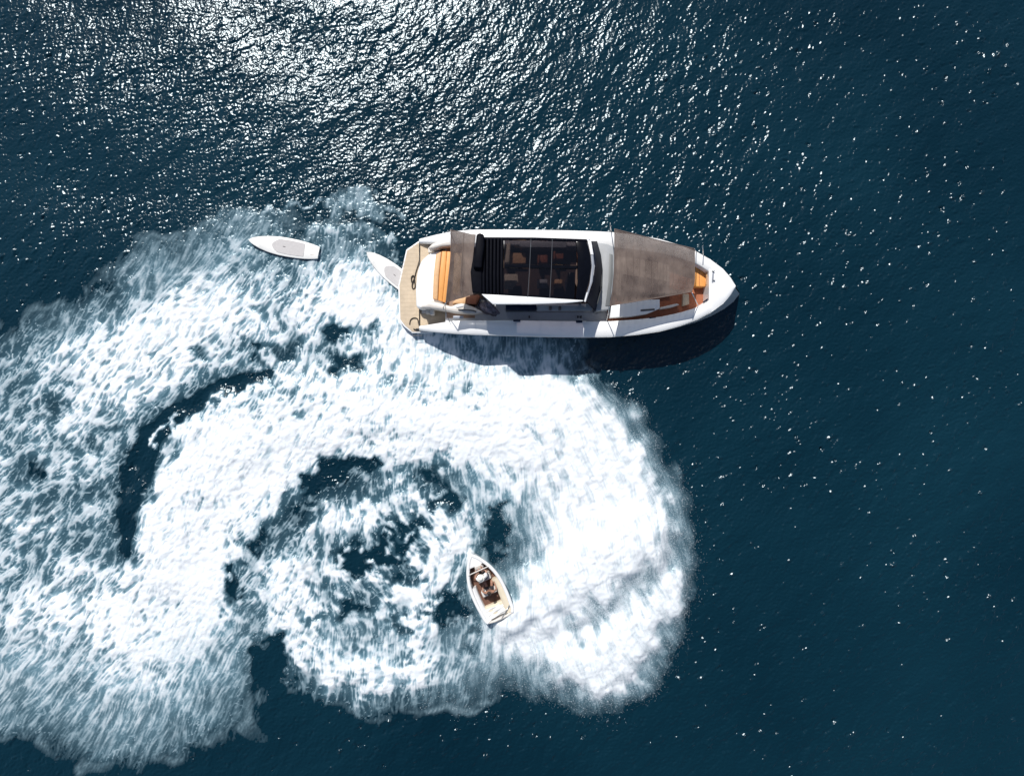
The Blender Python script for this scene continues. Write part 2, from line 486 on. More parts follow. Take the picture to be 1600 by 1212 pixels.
core = sstep(.95, 1.0, blur(DL, .15))
lace = lace + (np.maximum(lace, .93) - lace) * core * .75
haze = np.clip(DL * (.62 + .7 * u_mist), 0, 1) * sstep(0.0, .05, DL)
lace = lace * (1 - .7 * MIST) + .7 * MIST * haze
BLOB2 = rank01(lic(spec_noise(0.25, 0.9, 37), 10))
u_veil = rank01(0.55 * STREAK + 0.15 * FINE + 0.5 * WEB2 + .5 * WEB1 * SIZE + 0.7 * BLOB2 + .45 * BLOB)
veil = np.clip(D ** 1.3 * (0.24 + 1.26 * u_veil ** 1.6), 0, 0.70) * sstep(0.02, 0.14, D)
rim = np.exp(-((D - .13) / .05) ** 2) * sstep(.35, .8, PATCH) * .40
veil = np.maximum(veil, rim * (.5 + .5 * FINE))
west = 1 - sstep(560, 760, WX)
hole = sstep(.80, .93, HOLE) * sstep(.40, .55, D) * (1 - sstep(.84, .95, D)) * (.15 + .85 * west) * (1 - .85 * TURN)
lace = lace * (1 - .80 * hole)
DW = np.clip(blur(D, .38), 0, 1)
inner = np.exp(-(((WX - 620) / 210) ** 2 + ((WY - 880) / 190) ** 2) ** 2)
memb = sstep(.88, .985, MEMB) * np.maximum(sstep(.10, .30, D), inner * sstep(.22, .45, DW)) * (1 - sstep(.75, .95, D)) * (1 - .8 * MIST)
lace = np.maximum(lace, memb * (.35 + .45 * PATCH))
veil = np.maximum(veil, memb * (.20 + .30 * PATCH) * (1 - .3 * STREAK))
ALPHA = lace * (1 - VEIL) + veil * VEIL
AER = np.maximum(sstep(.03, .28, D), .8 * inner * sstep(.2, .55, DW)) * np.clip(blur(DL, 0.3) * 0.65 + 0.35 * DL, 0, 1) * np.maximum(sstep(0.0, .06, DL), inner) * (0.6 + 0.6 * PATCH * (1 - MIST))
ALPHA = np.clip(ALPHA, 0, 1).astype(np.float32)

# heights: swell, chop, ripples; crests run from lower left to upper right
cdir = math.radians(-38)
def slope_scaled(n, s):
    gy_, gx_ = np.gradient(n, STEP)
    return n * (s / math.sqrt(float((gx_ ** 2 + gy_ ** 2).mean())))
swell = slope_scaled(spec_noise(3.5, 9, 41, -1.5, math.radians(70), 2), 0.024)
mid = slope_scaled(spec_noise(0.9, 3.0, 42, -1.2, cdir, 2), 0.042)
peaky = np.exp(0.55 * spec_noise(0.4, 1.2, 46))            # some wavelets stand steeper than their neighbours
chop = slope_scaled(spec_noise(0.36, 0.9, 43, -0.6, cdir, 1.6) * peaky, 0.088)
rip = slope_scaled(spec_noise(0.15, 0.30, 44, -0.2, cdir, 0.5) * peaky, 0.168)
gust = 0.80 + 0.5 * rank01(spec_noise(4, 14, 45, -1, math.radians(80), 2))
Z = swell + mid * (0.6 + 0.4 * gust) + (chop + rip) * gust
calm = 1 - 0.55 * sstep(0.05, .5, blur(D, 0.3))
Z = Z * calm
# the lumps of the wake itself
Z0_ = Z; Z = np.zeros_like(Z0_)
def ridge(pts, wid, h):
    sl, m = stroke_mask(pts, wid, 1.0)
    Z[sl] += h * m
ridge([(240, 880), (262, 770), (330, 700), (450, 645), (600, 640), (760, 635), (900, 665), (985, 740), (1010, 830)], [40, 44, 46, 44, 44, 46, 56, 58, 56], .22)
ridge([(412, 602), (370, 618), (335, 634), (300, 648), (270, 668), (250, 692)], [10, 12, 12, 12, 14, 14], .07)
ridge([(800, 965), (860, 925), (930, 880), (1000, 840)], [20, 34, 40, 34], .55)
ridge([(880, 1040), (950, 1030), (1000, 980), (1050, 920)], [24, 30, 26, 20], .35)
ridge([(455, 890), (445, 960), (480, 1025), (560, 1055), (650, 1045)], [18, 20, 20, 20, 18], .14)
ridge([(720, 790), (690, 850), (665, 915), (650, 980)], [16, 18, 18, 16], .12)
ridge([(414, 590), (355, 606), (290, 640), (240, 684), (214, 742)], [12, 14, 16, 22, 22], -.10)
# the tender's hull keeps the water out
ca_, sa_ = math.cos(math.radians(24.6)), math.sin(math.radians(24.6))
lx = (PX - 760.5) / 33; ly = -(PY - 917) / 33
LX, LY = lx * ca_ + ly * sa_, -lx * sa_ + ly * ca_
INBOAT = 1 - sstep(.75, 1.12, np.hypot(LX / .80, np.where(LY > 0, LY / 1.72, LY / 1.62)) ** 1.5)
Z = Z0_ + blur(Z, 0.16) * (1 - INBOAT) - .04 * INBOAT
lump = spec_noise(0.25, 0.9, 51, -0.8)
lump2 = lic(spec_noise(0.12, 0.35, 52, -0.5), 3)
FZ = (1 - .75 * VEIL) * ALPHA * np.clip(0.05 + 0.012 * lump + 0.004 * lump2, 0.002, 1) + np.clip(blur(ALPHA, .1), 0, 1) * 0.03
edge = np.minimum(np.minimum(X - gx[0], gx[-1] - X), np.minimum(Y - gy[0], gy[-1] - Y))
fade = sstep(0.1, 2.0, edge)
Z = (Z * fade).astype(np.float32)

# ------------------------------------------------------------------ sea materials
def water_nodes(nt, aer_attr):
    N, Lk = nt.nodes, nt.links
    geo = N.new('ShaderNodeNewGeometry')
    b = N.new('ShaderNodeMixShader')
    df = N.new('ShaderNodeBsdfDiffuse')
    gl = N.new('ShaderNodeBsdfGlossy'); gl.distribution = 'BECKMANN'
    gl.inputs['Roughness'].default_value = 0.26
    gl.inputs['Color'].default_value = (0.82, 0.94, 1.0, 1)
    fr = N.new('ShaderNodeFresnel'); fr.inputs['IOR'].default_value = 1.41
    Lk.new(fr.outputs[0], b.inputs[0]); Lk.new(df.outputs[0], b.inputs[1]); Lk.new(gl.outputs[0], b.inputs[2])
    big = N.new('ShaderNodeTexNoise'); big.inputs['Scale'].default_value = 0.07; big.inputs['Detail'].default_value = 3
    Lk.new(geo.outputs['Position'], big.inputs['Vector'])
    r = N.new('ShaderNodeValToRGB')
    r.color_ramp.elements[0].position = .3; r.color_ramp.elements[1].position = .7
    r.color_ramp.elements[0].color = (0.0006, 0.0122, 0.0218, 1)
    r.color_ramp.elements[1].color = (0.0026, 0.0225, 0.0365, 1)
    Lk.new(big.outputs['Fac'], r.inputs['Fac'])
    col = r.outputs['Color']
    if aer_attr:
        at = N.new('ShaderNodeAttribute'); at.attribute_name = 'aer'
        mx = N.new('ShaderNodeMix'); mx.data_type = 'RGBA'
        Lk.new(at.outputs['Fac'], mx.inputs['Factor'])
        Lk.new(col, mx.inputs[6]); mx.inputs[7].default_value = (0.115, 0.235, 0.30, 1)
        col = mx.outputs[2]
    Lk.new(col, df.inputs['Color'])
    # ripples finer than the mesh, everywhere; waves as relief beyond the dense part of the mesh
    n1 = N.new('ShaderNodeTexNoise'); n1.inputs['Scale'].default_value = 8.5; n1.inputs['Detail'].default_value = 1
    Lk.new(geo.outputs['Position'], n1.inputs['Vector'])
    bp = N.new('ShaderNodeBump'); bp.inputs['Strength'].default_value = 1.0; bp.inputs['Distance'].default_value = 0.019
    Lk.new(n1.outputs['Fac'], bp.inputs['Height'])
    nrm = bp.outputs['Normal']
    if not aer_attr:
        at = N.new('ShaderNodeAttribute'); at.attribute_name = 'far'
        n2 = N.new('ShaderNodeTexNoise'); n2.inputs['Scale'].default_value = 1.6; n2.inputs['Detail'].default_value = 4
        Lk.new(geo.outputs['Position'], n2.inputs['Vector'])
        mu = N.new('ShaderNodeMath'); mu.operation = 'MULTIPLY'
        Lk.new(at.outputs['Fac'], mu.inputs[0]); mu.inputs[1].default_value = 1.0
        b2 = N.new('ShaderNodeBump'); b2.inputs['Distance'].default_value = 0.12
        Lk.new(mu.outputs[0], b2.inputs['Strength'])
        Lk.new(n2.outputs['Fac'], b2.inputs['Height'])
        Lk.new(nrm, b2.inputs['Normal'])
        nrm = b2.outputs['Normal']
    for q_ in (df, gl, fr): Lk.new(nrm, q_.inputs['Normal'])
    return b, geo

m_water = bpy.data.materials.new('sea_water'); m_water.use_nodes = True
nt = m_water.node_tree
nt.nodes.remove(nt.nodes['Principled BSDF'])
b, _ = water_nodes(nt, False)
nt.links.new(b.outputs[0], nt.nodes['Material Output'].inputs['Surface'])

m_foam = bpy.data.materials.new('sea_foam'); m_foam.use_nodes = True
nt = m_foam.node_tree
nt.nodes.remove(nt.nodes['Principled BSDF'])
wb, geo = water_nodes(nt, True)
fb = nt.nodes.new('ShaderNodeBsdfPrincipled')
fb.inputs['Base Color'].default_value = (0.735, 0.765, 0.79, 1)
fb.inputs['Roughness'].default_value = 0.7
fb.inputs['Specular IOR Level'].default_value = 0.2
fn = nt.nodes.new('ShaderNodeTexNoise'); fn.inputs['Scale'].default_value = 16; fn.inputs['Detail'].default_value = 4; fn.inputs['Roughness'].default_value = .7
nt.links.new(geo.outputs['Position'], fn.inputs['Vector'])
fbp = nt.nodes.new('ShaderNodeBump'); fbp.inputs['Strength'].default_value = 0.35; fbp.inputs['Distance'].default_value = 0.03
nt.links.new(fn.outputs['Fac'], fbp.inputs['Height'])
nt.links.new(fbp.outputs['Normal'], fb.inputs['Normal'])
at = nt.nodes.new('ShaderNodeAttribute'); at.attribute_name = 'foam'
mr = nt.nodes.new('ShaderNodeMapRange')          # bubbles: break the cover up below the mesh's own detail
mr.inputs[1].default_value = .3; mr.inputs[2].default_value = .7; mr.inputs[3].default_value = -.16; mr.inputs[4].default_value = .16
nt.links.new(fn.outputs['Fac'], mr.inputs[0])
w1 = nt.nodes.new('ShaderNodeMath'); w1.operation = 'PINGPONG'; w1.inputs[1].default_value = .5
nt.links.new(at.outputs['Fac'], w1.inputs[0])
w2 = nt.nodes.new('ShaderNodeMath'); w2.operation = 'MULTIPLY_ADD'
nt.links.new(w1.outputs[0], w2.inputs[0]); nt.links.new(mr.outputs[0], w2.inputs[1]); nt.links.new(at.outputs['Fac'], w2.inputs[2])
w2.use_clamp = True
fr_ = nt.nodes.new('ShaderNodeValToRGB')            # thin rafts of bubbles are bluer than thick froth
fr_.color_ramp.elements[0].position = .15; fr_.color_ramp.elements[1].position = .85
fr_.color_ramp.elements[0].color = (.40, .60, .69, 1); fr_.color_ramp.elements[1].color = (.755, .785, .805, 1)
nt.links.new(at.outputs['Fac'], fr_.inputs['Fac']); nt.links.new(fr_.outputs['Color'], fb.inputs['Base Color'])
mxs = nt.nodes.new('ShaderNodeMixShader')
nt.links.new(w2.outputs[0], mxs.inputs[0]); nt.links.new(wb.outputs[0], mxs.inputs[1]); nt.links.new(fb.outputs[0], mxs.inputs[2])
nt.links.new(mxs.outputs[0], nt.nodes['Material Output'].inputs['Surface'])

def fast_mesh(name, co, quads, attrs, m):
    me = bpy.data.meshes.new(name)
    me.vertices.add(len(co)); me.vertices.foreach_set('co', co.astype(np.float32).ravel())
    k = quads.shape[1]
    me.loops.add(quads.size); me.loops.foreach_set('vertex_index', quads.astype(np.int32).ravel())
    me.polygons.add(len(quads))
    me.polygons.foreach_set('loop_start', np.arange(0, quads.size, k, dtype=np.int32))
    me.polygons.foreach_set('use_smooth', np.ones(len(quads), bool))
    me.update(calc_edges=True)
    for n, a in attrs.items():
        t = me.attributes.new(n, 'FLOAT', 'POINT'); t.data.foreach_set('value', a.astype(np.float32).ravel())
    return link_mesh(name, me, m)

# the sea sheet: dense here, ever coarser out to the horizon
out = [STEP]
while sum(out) < 6000: out.append(out[-1] * 1.3)
ext = np.cumsum(out)
ax = np.concatenate([gx[0] - ext[::-1], gx, gx[-1] + ext])
ay = np.concatenate([gy[0] - ext[::-1], gy, gy[-1] + ext])
E = len(ext)
AX, AY = np.meshgrid(ax, ay)
AZ = np.zeros_like(AX); AZ[E:E + NY, E:E + NX] = Z
far = np.ones_like(AX); far[E:E + NY, E:E + NX] = 1 - fade
idx = np.arange(AX.size).reshape(AX.shape)
q = np.stack([idx[:-1, :-1], idx[:-1, 1:], idx[1:, 1:], idx[1:, :-1]], -1).reshape(-1, 4)
sea = fast_mesh('sea', np.stack([AX, AY, AZ], -1).reshape(-1, 3), q, {'far': far}, m_water)
tag(sea, 'dark blue open sea with sun glitter', kind='structure')

# the foam lies on it
present = (ALPHA > 0.03) | (AER > 0.08)
present &= edge > 0.15
pq = present[:-1, :-1] | present[:-1, 1:] | present[1:, 1:] | present[1:, :-1]
ids = np.arange(NX * NY).reshape(NY, NX)
fq = np.stack([ids[:-1, :-1][pq], ids[:-1, 1:][pq], ids[1:, 1:][pq], ids[1:, :-1][pq]], -1)
used, inv = np.unique(fq, return_inverse=True)
co = np.stack([X.ravel()[used], Y.ravel()[used], (Z + FZ + 0.006).ravel()[used]], -1)
foam = fast_mesh('wake_foam', co, inv.reshape(-1, 4), {'foam': ALPHA.ravel()[used], 'aer': (AER * .85).ravel()[used]}, m_foam)
tag(foam, 'churned white wake foam curling behind the small tender', 'foam', kind='stuff')

# drops thrown up along the fresh edges of the wake
m_drop = mat('spray', (0.88, 0.94, 0.98), 0.6)
rg = np.random.RandomState(5)
gD = blur(D, 0.18)
gy_, gx_ = np.gradient(gD, STEP)
wgt = np.hypot(gx_, gy_) * sstep(.05, .5, gD + .15) * (0.06 + 1.0 * MIST) * (PX > 380) * (PX < 1130) * (PY > 560)
plume = np.zeros_like(D)
for pts, w in [([(870, 1036), (945, 1042), (990, 992), (1030, 920), (1038, 850), (1018, 760)], [20, 22, 20, 17, 13, 8]), ([(800, 985), (860, 1015), (915, 1055)], [16, 20, 18]), ([(905, 960), (960, 930), (1020, 890)], [14, 18, 14])]:
    sl, m = stroke_mask(pts, w, 1.0); plume[sl] = np.maximum(plume[sl], m)
wgt = wgt / wgt.max() * .4 + plume * .55
wgt = wgt * (1 - INBOAT) * (np.hypot(LX / .9, LY / 1.8) > 1)
p = (wgt / wgt.sum()).ravel()
ND = 70000
pick = rg.choice(NX * NY, ND, p=p)
dx = X.ravel()[pick] + rg.randn(ND) * .06; dy = Y.ravel()[pick] + rg.randn(ND) * .06
dz = Z.ravel()[pick] + 0.03 + np.abs(rg.randn(ND)) * (0.08 + 0.32 * plume.ravel()[pick])
rad = 0.003 + 0.007 * rg.rand(ND) ** 3
tet = np.array([[1, 1, 1], [-1, -1, 1], [-1, 1, -1], [1, -1, -1]], np.float32)
co = np.stack([dx, dy, dz], -1)[:, None, :] + tet[None] * rad[:, None, None] * rg.uniform(.6, 1.3, (ND, 1, 3))
tq = (np.arange(ND)[:, None, None] * 4 + np.array([[0, 1, 2], [0, 3, 1], [0, 2, 3], [1, 3, 2]])[None]).reshape(-1, 3)
spray = fast_mesh('spray_droplets', co.reshape(-1, 3), tq, {}, m_drop)
tag(spray, 'white spray flying off the outer edge of the turning wake', 'spray', kind='stuff')

# ------------------------------------------------------------------ materials for the things
M_white = mat('white_gelcoat', (0.80, 0.80, 0.79), 0.28, var=.03, vscale=2.0, coat=.3)
M_offw = mat('cream_moulding', (0.62, 0.58, 0.53), 0.4, var=.06, vscale=4)
M_grey = mat('grey_moulding', (0.33, 0.345, 0.36), 0.5, var=.06, vscale=3)
M_dgrey = mat('dark_grey_rubber', (0.06, 0.06, 0.065), 0.6)
M_black = mat('black_gloss', (0.003, 0.0035, 0.006), 0.12, spec=.16, var=.2, vscale=5)
M_mull = mat('mullion', (.07, .075, .085), .4, spec=.2)
M_blackc = mat('black_cloth', (0.0035, 0.004, 0.007), 0.55, spec=.05, var=.3, vscale=9, bump=.4, bscale=22)
M_navy = mat('navy_tinted_glass', (0.008, 0.015, 0.036), 0.15, spec=.12)
M_teak = mat('pale_teak', (0.52, 0.42, 0.30), 0.7, var=.12, vscale=3)
M_teakd = mat('red_brown_teak', (0.30, 0.095, 0.04), 0.6, var=.22, vscale=8)
M_teakm = mat('brown_teak', (0.26, 0.17, 0.12), 0.65, var=.2, vscale=7)
M_orange = mat('orange_leather', (0.74, 0.33, 0.085), 0.55, var=.08, vscale=6, bump=.2, bscale=14)
M_tan = mat('tan_leather', (0.66, 0.40, 0.20), 0.55, var=.08, vscale=6, bump=.2, bscale=14)
M_cream = mat('cream_cushion', (0.66, 0.58, 0.44), 0.7, var=.06, vscale=6)
M_steel = mat('brushed_steel', (0.6, 0.6, 0.6), 0.3, metal=1.0)
M_silver = mat('silver_trim', (0.30, 0.32, 0.36), 0.4, metal=.2)
M_screen = mat('windscreen_glass', (0.008, 0.013, 0.03), 0.45, spec=.02)
M_rope = mat('dark_rope', (0.035, 0.028, 0.022), 0.9)
M_hullstripe = mat('dark_bootstripe', (0.03, 0.035, 0.05), 0.4)

def glass_mat():
    m = bpy.data.materials.new('smoked_glass'); m.use_nodes = True
    nt = m.node_tree; N = nt.nodes; N.remove(N['Principled BSDF'])
    tr = N.new('ShaderNodeBsdfTransparent'); tr.inputs[0].default_value = (.29, .265, .275, 1)
    gl = N.new('ShaderNodeBsdfGlossy'); gl.inputs['Roughness'].default_value = 0.05; gl.inputs[0].default_value = (.9, .92, 1, 1)
    fr = N.new('ShaderNodeFresnel'); fr.inputs[0].default_value = 1.45
    mx = N.new('ShaderNodeMixShader')
    nt.links.new(fr.outputs[0], mx.inputs[0]); nt.links.new(tr.outputs[0], mx.inputs[1]); nt.links.new(gl.outputs[0], mx.inputs[2])
    nt.links.new(mx.outputs[0], N['Material Output'].inputs['Surface'])
    return m
M_glass = glass_mat()

def shade_mat():
    """open-weave shade cloth: a little light comes through"""
    m = bpy.data.materials.new('brown_shade_cloth'); m.use_nodes = True
    nt = m.node_tree; N = nt.nodes; Lk = nt.links
    b = N['Principled BSDF']; b.inputs['Roughness'].default_value = .85; b.inputs['Specular IOR Level'].default_value = .15
    geo = N.new('ShaderNodeNewGeometry')
    n = N.new('ShaderNodeTexNoise'); n.inputs['Scale'].default_value = 1.1; n.inputs['Detail'].default_value = 6; n.inputs['Roughness'].default_value = .62
    mp = N.new('ShaderNodeMapping'); mp.inputs['Scale'].default_value = (1.3, .9, 1)
    Lk.new(geo.outputs['Position'], mp.inputs['Vector']); Lk.new(mp.outputs[0], n.inputs['Vector'])
    r = N.new('ShaderNodeValToRGB')
    r.color_ramp.elements[0].position = .28; r.color_ramp.elements[1].position = .72
    r.color_ramp.elements[0].color = (.085, .064, .060, 1); r.color_ramp.elements[1].color = (.27, .215, .185, 1)
    Lk.new(n.outputs['Fac'], r.inputs['Fac']); Lk.new(r.outputs[0], b.inputs['Base Color'])
    tl = N.new('ShaderNodeBsdfTranslucent'); tl.inputs[0].default_value = (.2, .15, .12, 1)
    tp = N.new('ShaderNodeBsdfTransparent')
    m1 = N.new('ShaderNodeMixShader'); m1.inputs[0].default_value = .2
    m2 = N.new('ShaderNodeMixShader'); m2.inputs[0].default_value = .30
    Lk.new(b.outputs[0], m1.inputs[1]); Lk.new(tl.outputs[0], m1.inputs[2])
    Lk.new(m1.outputs[0], m2.inputs[1]); Lk.new(tp.outputs[0], m2.inputs[2])
    Lk.new(m2.outputs[0], N['Material Output'].inputs['Surface'])
    return m
M_shade = shade_mat()

# ------------------------------------------------------------------ the motor yacht
yacht = empty('motor_yacht', (-5.0, 4.8, 0.0))
tag(yacht, 'long white motor yacht with black glass hardtop and brown awnings', 'yacht')
def cl(x): return 4.80 - 0.020 * (x + 5.3)
ST = [(-4.30, 2.08, -4.30, 2.10, .80), (-3.9, 2.12, -3.9, 2.16, 1.0), (-3.4, 2.16, -3.4, 2.22, 1.3), (-2.7, 2.2, -2.7, 2.29, 1.65), (-1.8, 2.22, -1.86, 2.34, 1.85), (-.9, 2.23, -.9, 2.36, 1.88),
      (0, 2.24, 0, 2.37, 1.9), (1.2, 2.24, 1.2, 2.38, 1.91), (2.3, 2.24, 2.3, 2.38, 1.92), (3.4, 2.22, 3.4, 2.37, 1.93), (4.4, 2.18, 4.4, 2.34, 1.95),
      (5.6, 2.06, 5.5, 2.23, 1.97), (6.8, 1.88, 6.57, 2.06, 2.0), (7.75, 1.70, 7.4, 1.82, 2.03), (8.7, 1.42, 8.2, 1.52, 2.06), (9.4, 1.12, 8.8, 1.19, 2.08),
      (10.05, .76, 9.35, .78, 2.1), (10.5, .40, 9.68, .40, 2.12), (10.78, .03, 9.88, .06, 2.13)]
bm = bmesh.new()
rows = []
for xw, bw, xd, bd, sh in ST:
    ring = []
    for s in (1, -1):
        pr = []
        for f, zz in ((-1, -.45), (0, 0.0), (.25, .25 * sh), (.55, .55 * sh), (.8, .8 * sh), (.93, .95 * sh), (1, sh)):
            ff = max(f, 0)
            k = bw * (.55 if f < 0 else 1) + (bd - bw) * (ff ** 1.4)
            k = k + (0.03 if 0.5 < f < .85 else 0) * min(1, bw)
            xx = xw + (xd - xw) * ff
            if f < 0: xx = min(xw, 9.6) - .0
            pr.append((xx, cl(xx) + s * k, zz))
        ring += pr if s == 1 else pr[::-1]
    rows.append([bm.verts.new(v) for v in (ring[:7][::-1] + ring[7:][::-1])])
# rows: port gunwale ... keel | keel ... starboard gunwale
for a, c in zip(rows[:-1], rows[1:]):
    for i in range(len(a) - 1):
        bm.faces.new((a[i], a[i + 1], c[i + 1], c[i]))
bm.faces.new(rows[0]); 
hull = bm_obj('hull', bm, M_white, yacht, angle=35)

# gunwale: the broad white cap with its inner bulwark
def interp(x, tab):
    xs = [t[0] for t in tab]; return float(np.interp(x, xs, [t[1] for t in tab]))
capw = [(-4.3, .18), (-3.4, .40), (-2.5, .60), (0, .70), (3, .72), (5, .70), (6.5, .66), (7.5, .60), (8.3, .55), (8.8, .6)]
HB = [(s[2], s[3]) for s in ST]; SH = [(s[2], s[4]) for s in ST]
DECK_Z = 1.05
def gun(s, x0, x1, n):
    bm = bmesh.new(); rw = []
    for i in range(n + 1):
        x = x0 + (x1 - x0) * i / n
        hb, sh, w = interp(x, HB), interp(x, SH), interp(x, capw)
        zi = min(DECK_Z - .02, sh - .2)
        pr = [(hb + .004, sh - .10), (hb + .004, sh - .02), (hb - .05, sh + .03), (hb - w * .5, sh + .055), (hb - w + .05, sh + .03), (hb - w, sh - .02), (hb - w - .02, zi)]
        rw.append([bm.verts.new((x, cl(x) + s * k, z)) for k, z in pr])
    for a, c in zip(rw[:-1], rw[1:]):
        for i in range(len(a) - 1): bm.faces.new((a[i], a[i + 1], c[i + 1], c[i]))
    bm.faces.new(rw[0]); bm.faces.new(rw[-1])
    return bm_obj('gunwale', bm, M_white, yacht, angle=50)
for s in (1, -1): gun(s, -4.28, 8.85, 60)
# foredeck: the closed white bow
bm = bmesh.new(); rw = []
xs_ = [8.72, 8.80, 8.92, 9.1, 9.35, 9.55, 9.7, 9.82, 9.88]
for x in xs_:
    hb, sh = interp(x, HB), interp(x, SH)
    rw.append([bm.verts.new((x, cl(x) + t * (hb + .006), sh + .06 * (1 - t * t) + .005 - (0.02 if abs(t) == 1 else 0))) for t in (-1, -.92, -.6, -.3, 0, .3, .6, .92, 1)])
lo = [bm.verts.new((v.co.x, v.co.y, 1.1)) for v in rw[0]]
for i in range(8): bm.faces.new((lo[i], lo[i + 1], rw[0][i + 1], rw[0][i]))
for a, c in zip(rw[:-1], rw[1:]):
    for i in range(8): bm.faces.new((a[i], a[i + 1], c[i + 1], c[i]))
bm_obj('foredeck', bm, M_white, yacht, angle=50)

def inner_poly(x0, x1, n, inset=0.0):
    up = []; dn = []
    for i in range(n + 1):
        x = x0 + (x1 - x0) * i / n
        k = interp(x, HB) - interp(x, capw) - inset
        up.append((x, cl(x) + k)); dn.append((x, cl(x) - k))
    return dn + up[::-1]
bm = bmesh.new(); add_prism(bm, inner_poly(-3.05, 4.35, 24), .6, DECK_Z)
bm_obj('side_deck', bm, mat('pale_deck_paint', (.58, .59, .61), .6, var=.05, vscale=3), yacht)
bm = bmesh.new(); add_prism(bm, inner_poly(-4.26, -3.06, 6), .3, .64)
bm_obj('aft_deck', bm, M_teak, yacht)
bm = bmesh.new(); add_prism(bm, inner_poly(4.36, 8.76, 16), .7, 1.2)
bow_floor = bm_obj('bow_cockpit_floor', bm, M_teakd, yacht)
bm = bmesh.new(); add_prism(bm, [(-3.0, 3.2), (-1.7, 3.2), (-1.7, 6.5), (-3.0, 6.5)], 1.0, 1.09)
bm_obj('aft_cockpit_floor', bm, M_teakm, yacht)

# swim platform
plat = [(634.6, 390), (659.4, 373), (676, 373.5), (676, 519.5), (644, 520.5), (631, 510), (623.5, 500), (622, 446)]
pf = slab('swim_platform', plat, .28, .46, M_white, yacht, .03)
pp = px_poly(plat, .46)
cx_ = sum((p.x for p in pp)) / 8; cy_ = sum((p.y for p in pp)) / 8
inner = [(p.x + (cx_ - p.x) * .05 + (.03 if p.x < cx_ else 0), p.y + (cy_ - p.y) * .03) for p in pp]
bm = bmesh.new(); add_prism(bm, inner, .44, .475, .005, 1)
bm_obj('platform_teak', bm, M_teak, yacht)
bm = bmesh.new()
for k in range(-11, 12):          # caulking between the teak strips
    y = cy_ + k * .19
    xl = min(p[0] for p in inner) + (max(0, abs(k) - 6) * .11) + .06
    add_prism(bm, [(xl, y - .004), (-3.65, y - .004), (-3.65, y + .004), (xl, y + .004)], .46, .4775)
o = bm_obj('caulking', bm, mat('caulk', (.43, .34, .24), .8), yacht); o['kind'] = 'stuff'
for (x, y) in ((662, 376), (655, 514)):
    c = P(x, y, .5)
    bm = bmesh.new()
    add_tube(bm, [c + Vector((-.14, 0, .09)), c + Vector((.14, 0, .09))], .025)
    add_tube(bm, [c + Vector((-.05, 0, -.03)), c + Vector((-.05, 0, .09))], .02); add_tube(bm, [c + Vector((.05, 0, -.03)), c + Vector((.05, 0, .09))], .02)
    bm_obj('cleat', bm, M_dgrey, yacht, smooth=True)

# transom hump and aft sunpad
slab('transom', [(650, 481), (649, 452), (651.5, 425), (657, 408), (668, 397), (680, 392), (698, 392), (694, 474), (676, 474), (664, 484)], .45, 1.30, M_white, yacht, .16, 4)
s1 = slab('sunpad_back', [(676, 467), (677.5, 430), (681, 397), (690, 392.5), (686, 430), (684, 469)], 1.25, 1.47, M_tan, yacht, .06, 3)
s2 = slab('sunpad_cushion', [(684.5, 469), (686.5, 430), (690.5, 392.5), (698, 392.5), (695.3, 430), (690.8, 471)], 1.25, 1.44, M_orange, yacht, .025, 2)
s3 = slab('sunpad_cushion', [(691, 471), (695.5, 430), (698.5, 392.5), (706, 393.5), (703, 430), (696, 473)], 1.25, 1.45, M_orange, yacht, .025, 2)
# coamings with the moulded steps either side of the sunpad
slab('port_coaming', [(668, 388), (674, 381), (684, 376.5), (704, 373), (737, 374), (737, 381), (712, 383), (690, 385), (677, 389)], .9, 1.62, M_offw, yacht, .09, 3)
for i in range(3):
    slab('boarding_step', box_px(669 + 6.2 * i, 386.5 - 1.4 * i, 675.0 + 6.2 * i, 394.5 - 2.2 * i), .46, .75 + .27 * i, M_offw, yacht, .02)
    slab('boarding_step', box_px(659 + 6.4 * i, 478.5 + 1.2 * i, 665.2 + 6.4 * i, 489.5 + 1.1 * i), .46, .72 + .26 * i, M_offw, yacht, .02)
slab('starboard_coaming', [(655, 481), (660, 475), (669, 469), (690, 473.5), (705, 478.5), (712, 475), (722, 473), (733, 476), (742, 480), (756, 488), (740, 490.5), (712, 488.5), (690, 484), (670, 481)], .9, 1.66, M_offw, yacht, .09, 3)
slab('coaming_hatch', [(711, 478.5), (718, 475.5), (724, 475.5), (724, 479), (714, 481)], 1.6, 1.70, M_white, yacht, .03)
tube('grab_handle', smooth_path([P(716, 483.5, 1.70), P(726, 484, 1.74), P(737, 485, 1.74), P(744, 487, 1.70)]), .03, M_dgrey, yacht)
slab('wet_bar', [(729, 474.5), (729, 464), (747, 460), (750, 463), (744, 475)], 1.05, 1.75, M_teakd, yacht, .02)
slab('wet_bar_top', [(706, 473.5), (712, 468), (728.5, 464), (728.5, 474)], 1.05, 1.6, M_tan, yacht, .03)
slab('cockpit_bench', [(707, 460), (710, 395), (722, 395), (719, 460)], 1.05, 1.5, M_tan, yacht, .05, 3)

